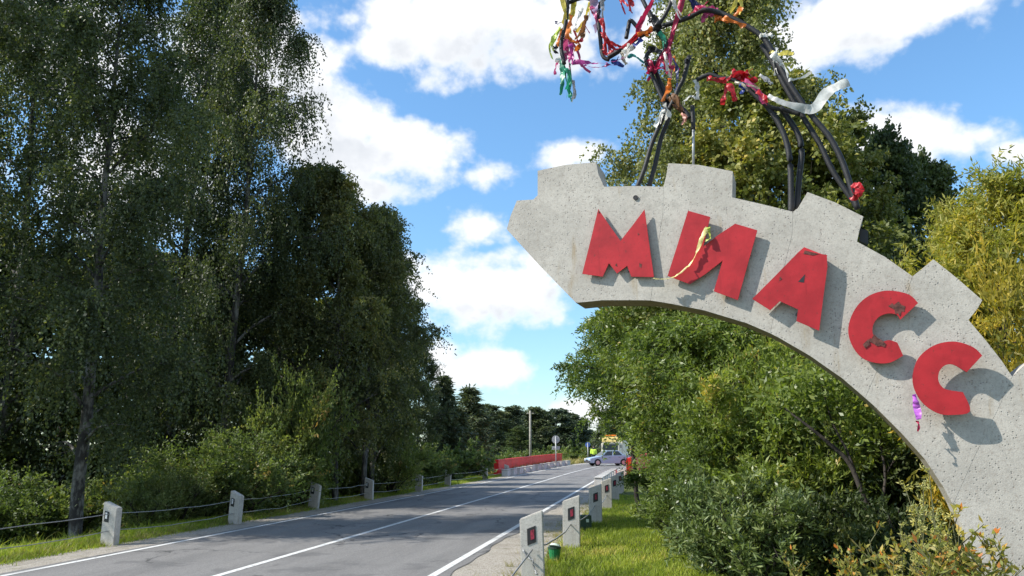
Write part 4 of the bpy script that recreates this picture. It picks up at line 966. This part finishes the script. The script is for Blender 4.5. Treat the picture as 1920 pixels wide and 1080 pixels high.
 ('red', [(1596, 352), (1604, 348), (1612, 358), (1602, 368), (1596, 358)], .07, 'red knot low on the right leg of the rod figure')]
for c_, pts, w, lab in RB:
    ribbon(c_, pts, w, lab, off=-.09 if 'streaming' in lab else None, twist=.35 if 'streaming' in lab else 1.0)
def face_ribbon(colr, pts, w, off, label):
    global sp_
    return ribbon(colr, pts, w, label, off=off, twist=.7)
o = face_ribbon('pale_yellow', [c2(*q) for q in [(1160, 440), (1130, 500), (1105, 570), (1070, 640), (1010, 700), (950, 728), (890, 735), (866, 730)]], .040, .085, 'long pale yellow ribbon curling over the second red letter')
o['group'] = 'ribbons tied to the letters'
o = face_ribbon('lime', [c2(*q) for q in [(1160, 440), (1170, 470), (1172, 500), (1150, 520)]], .05, .088, 'short lime ribbon end beside the pale yellow one'); o['group'] = 'ribbons tied to the letters'
o = face_ribbon('violet', [c3(*q) for q in [(606, 770), (612, 800), (618, 830), (622, 862)]], .05, .16, 'violet ribbon bunch hanging under the last letter'); o['group'] = 'ribbons tied to the letters'
o = face_ribbon('crimson', [c3(*q) for q in [(618, 866), (622, 884), (618, 906)]], .025, .16, 'tiny crimson ribbon end under the violet bunch'); o['group'] = 'ribbons tied to the letters'

# ------------------------------------------------------------------ guide posts and cables
def guide_post(h, slope_sign, badge, nm='guide_post'):
    """slope_sign +1: the bevelled top is high on the +x side"""
    w, d, dr = .31, .15, .11
    root = thing(nm, None, 'guide post')
    zl, zr = (h - dr, h) if slope_sign > 0 else (h, h - dr)
    mb = MB(); f = [Vector((-w / 2, -d / 2, -.3)), Vector((w / 2, -d / 2, -.3)), Vector((w / 2, -d / 2, zr)), Vector((-w / 2, -d / 2, zl))]
    mb.prism(f, [p + Vector((0, d, 0)) for p in f]).build('post_body', M['post'], root, .012)
    sh = dr / w * slope_sign
    def par(cx, cz, ww, hh, y0, y1, mat, name, parent, shear=1.0):
        q = [Vector((cx + a * ww / 2, y0, cz + b_ * hh / 2 + a * ww / 2 * sh * shear)) for a, b_ in ((-1, -1), (1, -1), (1, 1), (-1, 1))]
        return MB().prism(q, [p + Vector((0, y1 - y0, 0)) for p in q]).build(name, mat, parent)
    if badge == 'red':
        bp_ = par(0, h - .32, .115, .21, -d / 2 - .006, -d / 2 - .0, M['black'], 'black_plate', root)
        par(.012, h - .31, .048, .12, -d / 2 - .012, -d / 2 - .006, M['redref'], 'reflector', bp_)
    else:
        bp_ = par(-.055, h - .27, .10, .19, -d / 2 - .006, -d / 2 - .0, M['black'], 'black_plate', root, .4)
        par(-.06, h - .25, .042, .11, -d / 2 - .012, -d / 2 - .006, M['white'], 'reflector', bp_, .4)
    MB().box((0, d / 2 + .01, h * .73), (.05, .02, .05)).build('cable_clip', M['galv'], root)
    return root
lab_l = ['whitewashed guide post nearest on the left verge, black badge and pale stained foot', 'grey shaded guide post in front of the pale feathery bush, second from the left', 'guide post third along the left verge, beside the tallest light olive bush',
         'bright sunlit guide post fourth along the left verge', 'dark shaded guide post in front of the rusty-tipped bush', 'small sunlit guide post sixth along the left verge',
         'small guide post next to last before the red parapet', 'last small guide post before the red parapet']
LP = [(190, 1022), (432, 985), (588, 955), (683, 937), (772, 921), (829, 910), (877, 899), (912, 893)]
lpos = []
src = guide_post(.82, -1, 'white')
for k, (q, lb) in enumerate(zip(LP, lab_l)):
    p = gpt(*q); x = roadc(p[1]) - 4.05 + .12 * math.sin(k * 2.1); p = np.array((x, p[1], gz(x, p[1]))); lpos.append(p)
    o = src if k == 0 else copy_thing(src, lb)
    o['label'] = lb; o['group'] = 'guide posts along the left verge'
    o.location = p; o.rotation_euler = (R_(rr.normal(0, 2.0)), R_(rr.normal(0, 2.0)), R_(-4 + rr.normal(0, 3)))
lab_r = ['nearest right guide post with a red and black badge, green litter behind it', 'second right guide post with red badge, dark green box behind it', 'third right guide post, its badge red and black, casting shade on the grass',
         'fourth right guide post, small shaded face', 'fifth right guide post, half behind the fourth', 'sixth right guide post, tiny, beside the willow']
RP = [(1000, 1092), (1072, 1027), (1117, 980), (1138, 954), (1153, 938), (1163, 925)]
rpos = []
srcr = guide_post(.92, 1, 'red')
for k, (q, lb) in enumerate(zip(RP, lab_r)):
    p = gpt(*q); rpos.append(p)
    o = srcr if k == 0 else copy_thing(srcr, lb)
    o['label'] = lb; o['group'] = 'guide posts along the right verge'
    o.location = p; o.rotation_euler = (R_(rr.normal(0, 1.2)), R_(rr.normal(0, .9)), R_(6 + rr.normal(0, 2)))
def cable(pts, r, label, sag=.05, grp=None):
    P = []
    for a, b_ in zip(pts[:-1], pts[1:]):
        for t_ in np.linspace(0, 1, 8, endpoint=False): P.append(np.asarray(a) * (1 - t_) + np.asarray(b_) * t_ - np.array((0, 0, sag * 4 * t_ * (1 - t_))) + rr.normal(0, .006, 3))
    P.append(np.asarray(pts[-1])); P = np.array(P); base = P[0].copy()
    o = MB().tube(P - base, r, 6).build('steel_cable', M['wire'], None, smooth=True, loc=base); return tag(o, label, 'cable', grp)
up_ = lambda p, z, dy=.1: np.array((p[0], p[1] + dy, p[2] + z))
l0 = np.array((-10.1, 8.8, gz(-10.1, 8.8)))
cable([up_(l0, .58)] + [up_(p, .60) for p in lpos], .008, 'upper pale steel cable strung between the left guide posts', .05, 'cables of the left guide posts')
cable([up_(l0, .28)] + [up_(p, .30) for p in lpos], .008, 'lower pale steel cable strung between the left guide posts', .07, 'cables of the left guide posts')
r0_ = np.array((-1.75, 6.2, gz(-1.75, 6.2)))
cable([up_(r0_, .12), up_(rpos[0], .42, -.09)], .012, 'rusty cable running down from the nearest right post towards the road', .08, 'cables of the right guide posts')
cable([up_(rpos[0], .45), up_(rpos[1], .42), up_(rpos[2], .42), up_(rpos[3], .42)], .012, 'slack cable strung from the nearest right post to the fourth', .10, 'cables of the right guide posts')
cable([up_(rpos[0], .42, -.09) + (-.12, 0, 0), up_(rpos[0], .3, -.12), up_(rpos[0], .12, -.15) + (.08, 0, 0)], .011, 'loose cable end hanging on the face of the nearest right post', .03, 'cables of the right guide posts')

# litter behind the near posts
p = gpt(1040, 1052)
bk = thing('plastic_bucket', 'green plastic bucket with pale lid beside the nearest right guide post', 'bucket', p, .4)
MB().tube([(0, 0, 0), (0, 0, .19)], [.075, .10], 16).build('bucket_body', M['green'], bk, smooth=False)
MB().tube([(0, 0, .19), (0, 0, .215)], [.108, .108], 16).build('rim', M['darkgreen'], bk)
MB().tube([(.01, 0, .215), (.02, .01, .25)], [.10, .07], 16).build('lid', M['paleplastic'], bk)
MB().tube(spline([(-.1, 0, .2), (-.09, .06, .12), (0, .1, .08), (.09, .06, .12), (.1, 0, .2)], 5), .006, 6).build('handle', M['darkgreen'], bk)
p = gpt(1098, 992)
bk = thing('plastic_crate', 'dark green plastic crate behind the second right guide post', 'crate', p, .2)
for a in (-1, 1):
    MB().box((a * .11, 0, .15), (.02, .24, .3)).build('side_panel', M['darkgreen'], bk)
    MB().box((0, a * .11, .15), (.2, .02, .3)).build('side_panel', M['darkgreen'], bk)
MB().box((0, 0, .012), (.19, .19, .02)).build('base_panel', M['darkgreen'], bk)
MB().box((.03, -.125, .19), (.06, .008, .07)).build('sticker', M['paleplastic'], bk)

# ------------------------------------------------------------------ bridge: blocks and red parapets
def along(d, y): return np.array((float(roadc(y)) + d, y, gz(float(roadc(y)) + d, y)))
def heading(y): return math.atan2(float(roadc(y + .5) - roadc(y - .5)), 1.0)
blk0 = None
names = ['first', 'second', 'third', 'fourth', 'fifth', 'sixth', 'seventh', 'eighth', 'ninth', 'tenth', 'eleventh']
for k in range(11):
    y = 56.2 + k * 2.25; p = along(-3.75, y); p[2] = float(rise(y))
    lb = names[k] + ' concrete block from the near end of the row before the red parapet'
    if blk0 is None:
        blk0 = thing('kerb_block', lb, 'concrete block')
        MB().box((0, 0, .17), (.42, 1.2, .44)).build('block_body', M['block'], blk0, .03)
        MB().box((0, 0, .415), (.46, 1.26, .05)).build('cap_slab', M['block'], blk0, .015)
        o = blk0
    else: o = copy_thing(blk0, lb)
    o['group'] = 'concrete blocks along the left bridge edge'; o.location = p; o.rotation_euler = (0, 0, -heading(y) + R_(rr.normal(0, 1.5)))
for k in range(7):
    y = 42.0 + k * 2.6; p = along(3.55, y); p[2] = float(rise(y))
    o = copy_thing(blk0, names[k] + ' concrete block from the near end of the right road edge', p, -heading(y) + R_(rr.normal(0, 1.5)), 'concrete blocks along the right bridge edge')
def parapet(d, y0, y1, lab, h=1.2):
    a = along(d, y0); a[2] = float(rise(y0)); root = thing('bridge_parapet', lab, 'parapet', a, 0)
    ys_ = np.arange(y0, y1, 2.4)
    for k, y in enumerate(ys_):
        q = along(d, y); q2 = along(d, min(y + 2.37, y1)); z0, z1 = float(rise(q[1])) - a[2], float(rise(q2[1])) - a[2]
        f = [Vector((q[0] - a[0] - .09, q[1] - a[1], z0 - .25)), Vector((q2[0] - a[0] - .09, q2[1] - a[1], z1 - .25)), Vector((q2[0] - a[0] - .09, q2[1] - a[1], z1 + h - .08)), Vector((q[0] - a[0] - .09, q[1] - a[1], z0 + h - .08))]
        MB().prism(f, [p_ + Vector((.16, 0, 0)) for p_ in f]).build('panel', M['redpaint'], root, .01)
        g = [p_ + Vector((-.04, 0, (.0 if i < 2 else 0))) for i, p_ in enumerate(f)]
        f = [Vector((f[i].x - .05, f[i].y, f[2 if i in (1, 2) else 3].z + (.0 if i < 2 else .09))) for i in range(4)]
        MB().prism(f, [p_ + Vector((.26, 0, 0)) for p_ in f]).build('cap_rail', M['redpaint'], root, .01)
    MB().box((0, -.16, h * .48), (.34, .3, h * 1.05)).build('end_pier', M['redpaint'], root, .015)
    return root
parapet(-4.62, 57.2, 80, 'long red painted bridge parapet on the left, behind the concrete blocks', 1.06)
parapet(4.7, 56.5, 76, 'red painted bridge parapet on the right, mostly hidden by willow leaves')

# ------------------------------------------------------------------ pole, signs
p = at(994, 770, 92); b0 = np.array((p[0], 92, gz(p[0], 92)))
po = thing('utility_pole', 'bare grey utility pole behind the red parapet', 'pole', b0)
MB().tube([(0, 0, -.3), (0, 0, p[2] - b0[2])], [.15, .11], 10).build('pole_shaft', M['wood'], po, smooth=True)
MB().box((0, 0, (p[2] - b0[2]) - .3), (.9, .08, .1)).build('crossarm', M['wood'], po)
def round_sign(px, py, Yd, r, lab, face, second=None, base_z=None):
    c = at(px, py, Yd); g = np.array((c[0], Yd, gz(c[0], Yd))); root = thing('road_sign', lab, 'road sign', g, R_(6)); z = c[2] - g[2]
    MB().tube([(0, 0, -.2), (0, 0, z + r * .8)], .045, 10).build('sign_post', M['galv'], root, smooth=True)
    MB().disc((0, .07, z), (0, 1, 0), r, .025, 28).build('disc', face, root)
    MB().box((0, .055, z), (r * 1.5, .02, .05)).build('bracket', M['galv'], root)
    if second:
        MB().box((0, .07, z - r * 2.1), second).build('plate', face, root)
        MB().box((0, .055, z - r * 2.1), (second[0] * .8, .02, .05)).build('bracket', M['galv'], root)
    return root
round_sign(1042, 824, 72, .35, 'round road sign with small plate below, seen from its grey back', M['greyback'], (.7, .02, .3))
o = round_sign(1102, 834, 92, .28, 'small blue round road sign beyond the end of the bridge', M['blue'])

# ------------------------------------------------------------------ car, truck, person
def car_at(loc, rotz, label):
    root = thing('car', label, 'car', loc, rotz)
    prof = [(-2.0, .28), (-2.06, .42), (-2.02, .60), (-1.86, .70), (-1.0, .84), (-.6, .90), (.9, .93), (1.9, .95), (2.02, .80), (2.05, .45), (1.98, .28)]
    lower = []
    for cxw in (-1.28, 1.28): lower.append(cxw)
    bot = [(1.62, .24), (1.58, .46), (1.44, .60), (1.28, .64), (1.12, .60), (.98, .46), (.94, .22), (-.94, .22), (-.98, .46), (-1.12, .60), (-1.28, .64), (-1.44, .60), (-1.58, .46), (-1.62, .24)]
    side = prof + bot
    mb = MB(); f = [Vector((x, -.80, z)) for x, z in side]
    mb.prism(f, [Vector((x, .80, z)) for x, z in side]).build('body', M['carpaint'], root, .025)
    # cabin
    lo = [(-1.02, .84), (1.50, .92)]; hi = [(-.32, 1.37), (.86, 1.40)]
    mb = MB(); v = []
    q = [(-1.02, -.74, .84), (1.50, -.74, .92), (1.50, .74, .92), (-1.02, .74, .84), (-.30, -.58, 1.39), (.86, -.58, 1.41), (.86, .58, 1.41), (-.30, .58, 1.39)]
    vs = [mb.bm.verts.new(p_) for p_ in q]
    for fc in ((3, 2, 1, 0), (4, 5, 6, 7), (0, 1, 5, 4), (1, 2, 6, 5), (2, 3, 7, 6), (3, 0, 4, 7)): mb.bm.faces.new([vs[i_] for i_ in fc])
    mb.build('cabin', M['carpaint'], root, .04)
    def win(pts, nm='window'):
        n_ = (Vector(pts[1]) - Vector(pts[0])).cross(Vector(pts[2]) - Vector(pts[0])).normalized()
        f_ = [Vector(p_) + n_ * .006 for p_ in pts]; MB().prism(f_, [p_ - n_ * .02 for p_ in f_]).build(nm, M['glass'], root)
    def lerp(a, b_, u, v_, c, d): # bilinear on a cabin side quad a b c d
        return tuple((1 - u) * (1 - v_) * a[i_] + u * (1 - v_) * b_[i_] + u * v_ * c[i_] + (1 - u) * v_ * d[i_] for i_ in range(3))
    for s_, (a, b_, c, d) in ((-1, (q[0], q[1], q[5], q[4])), (1, (q[2], q[3], q[7], q[6]))):
        for u0, u1 in ((.10, .47), (.52, .90)):
            win([lerp(a, b_, u0, .12, c, d), lerp(a, b_, u1, .12, c, d), lerp(a, b_, u1, .85, c, d), lerp(a, b_, u0, .85, c, d)])
    a, b_, c, d = q[3], q[0], q[4], q[7]; win([lerp(a, b_, .07, .1, c, d), lerp(a, b_, .93, .1, c, d), lerp(a, b_, .93, .9, c, d), lerp(a, b_, .07, .9, c, d)], 'windscreen')
    a, b_, c, d = q[1], q[2], q[6], q[5]; win([lerp(a, b_, .07, .1, c, d), lerp(a, b_, .93, .1, c, d), lerp(a, b_, .93, .9, c, d), lerp(a, b_, .07, .9, c, d)], 'rear_window')
    for x in (-1.28, 1.28):
        for s_ in (-1, 1):
            w = link('wheel', None, root, (x, s_ * .70, .30))
            MB().disc((0, 0, 0), (0, 1, 0), .30, .19, 24).build('tyre', M['rubber'], w, .02)
            MB().disc((0, s_ * .085, 0), (0, 1, 0), .19, .04, 16).build('rim', M['alloy'], w)
    for s_ in (-1, 1):
        MB().box((-2.0, s_ * .58, .62), (.10, .34, .12)).build('headlight', M['lamp'], root, .02)
        MB().box((2.01, s_ * .62, .72), (.08, .26, .16)).build('tail_light', M['redref'], root, .02)
        MB().box((-.72, s_ * .86, .95), (.10, .14, .10)).build('mirror', M['plastic'], root, .02)
        for x in (-.1, .85): MB().box((x, s_ * .812, .78), (.16, .02, .03)).build('handle', M['plastic'], root)
    MB().box((-2.05, 0, .40), (.10, 1.5, .16)).build('bumper', M['plastic'], root, .02)
    MB().box((2.06, 0, .42), (.10, 1.5, .16)).build('bumper', M['plastic'], root, .02)
    MB().box((-2.085, 0, .52), (.02, .5, .08)).build('grille', M['black'], root)
    return root
Yc = 77; xc = at(1139, 847, Yc)[0]
car_at((xc, Yc, float(rise(Yc)) + .012), R_(24), 'silver-blue saloon car turned across the far road by the right blocks')
Yt = 88; xt = at(1147, 847, Yt)[0]
tr = thing('truck', 'truck with yellow front board behind the silver-blue car', 'truck', (xt, Yt, float(rise(Yt)) + .012), R_(-8))
MB().box((0, 0, 1.35), (2.0, 1.5, 1.5)).build('cab', M['cream'], tr, .08)
MB().box((0, -.76, 1.62), (1.6, .03, .6)).build('windscreen', M['glass'], tr)
MB().box((0, -.80, 2.42), (1.72, .25, .55)).build('front_board', M['yellow'], tr, .05)
MB().box((0, -.45, 2.84), (1.25, .3, .14)).build('roof_light_bar', M['orange'], tr, .03)
MB().box((0, 2.6, 1.55), (2.1, 3.6, 1.6)).build('cargo_body', M['cream'], tr, .04)
MB().box((0, -.82, .75), (2.0, .16, .25)).build('bumper', M['plastic'], tr, .03)
for s_ in (-1, 1):
    MB().box((s_ * .75, -.77, 1.05), (.25, .05, .18)).build('headlight', M['lamp'], tr)
    MB().box((s_ * 1.12, -.7, 1.7), (.12, .08, .35)).build('mirror', M['plastic'], tr)
    for y_ in (0, 3.4):
        w = link('wheel', None, tr, (s_ * .85, y_, .45)); MB().disc((0, 0, 0), (1, 0, 0), .45, .25, 20).build('tyre', M['rubber'], w); MB().disc((s_ * .12, 0, 0), (1, 0, 0), .24, .04, 14).build('rim', M['alloy'], w)

def skin_mesh(name, verts, edges, radii, mat, parent, loc=(0, 0, 0)):
    me = bpy.data.meshes.new(name); me.from_pydata(verts, edges, []); o = link(name, me, parent, loc)
    sk = o.modifiers.new('skin', 'SKIN')
    for i_, r_ in enumerate(radii): me.skin_vertices[0].data[i_].radius = (r_, r_) if np.isscalar(r_) else r_
    me.skin_vertices[0].data[0].use_root = True
    o.modifiers.new('sub', 'SUBSURF').levels = 1; o.modifiers['sub'].render_levels = 2
    me.materials.append(mat); sk.use_smooth_shade = True; return o
Yp = 82; xp = at(1113, 847, Yp)[0]
pr = thing('person', 'person in a lime high-visibility jacket standing behind the car bonnet', 'person', (xp, Yp, float(rise(Yp))), R_(10))
skin_mesh('body', [(0, 0, .95), (0, 0, 1.2), (0, 0, 1.42), (0, 0, 1.52), (0, -.01, 1.62), (0, -.01, 1.74), (-.20, 0, 1.42), (-.25, 0, 1.15), (-.24, -.1, .9), (.20, 0, 1.42), (.25, 0, 1.15), (.22, -.1, .9),
                   (-.1, 0, .88), (-.11, 0, .48), (-.12, .02, .08), (-.13, -.12, .04), (.1, 0, .88), (.11, 0, .48), (.12, .02, .08), (.13, -.12, .04)],
          [(0, 1), (1, 2), (2, 3), (3, 4), (4, 5), (2, 6), (6, 7), (7, 8), (2, 9), (9, 10), (10, 11), (0, 12), (12, 13), (13, 14), (14, 15), (0, 16), (16, 17), (17, 18), (18, 19)],
          [(.16, .12), (.15, .11), (.17, .11), .06, .09, .08, .075, .05, .04, .075, .05, .04, .1, .07, .05, .045, .1, .07, .05, .045], M['navy'], pr)
skin_mesh('jacket', [(0, 0, .86), (0, 0, 1.15), (0, 0, 1.46), (-.21, 0, 1.43), (-.26, 0, 1.15), (-.25, -.08, .97), (.21, 0, 1.43), (.26, 0, 1.15), (.24, -.08, .97)],
          [(0, 1), (1, 2), (2, 3), (3, 4), (4, 5), (2, 6), (6, 7), (7, 8)], [(.22, .17), (.21, .16), (.19, .14), .1, .075, .06, .1, .075, .06], M['vest'], pr)
skin_mesh('face', [(0, -.03, 1.58), (0, -.035, 1.66), (0, -.03, 1.74)], [(0, 1), (1, 2)], [.075, .092, .08], M['skin'], pr)
MB().tube([(0, -.01, 1.70), (0, -.01, 1.80), (0, -.01, 1.84)], [.105, .10, .04], 14).box((0, -.13, 1.725), (.14, .1, .02)).build('cap', M['hair'], pr)
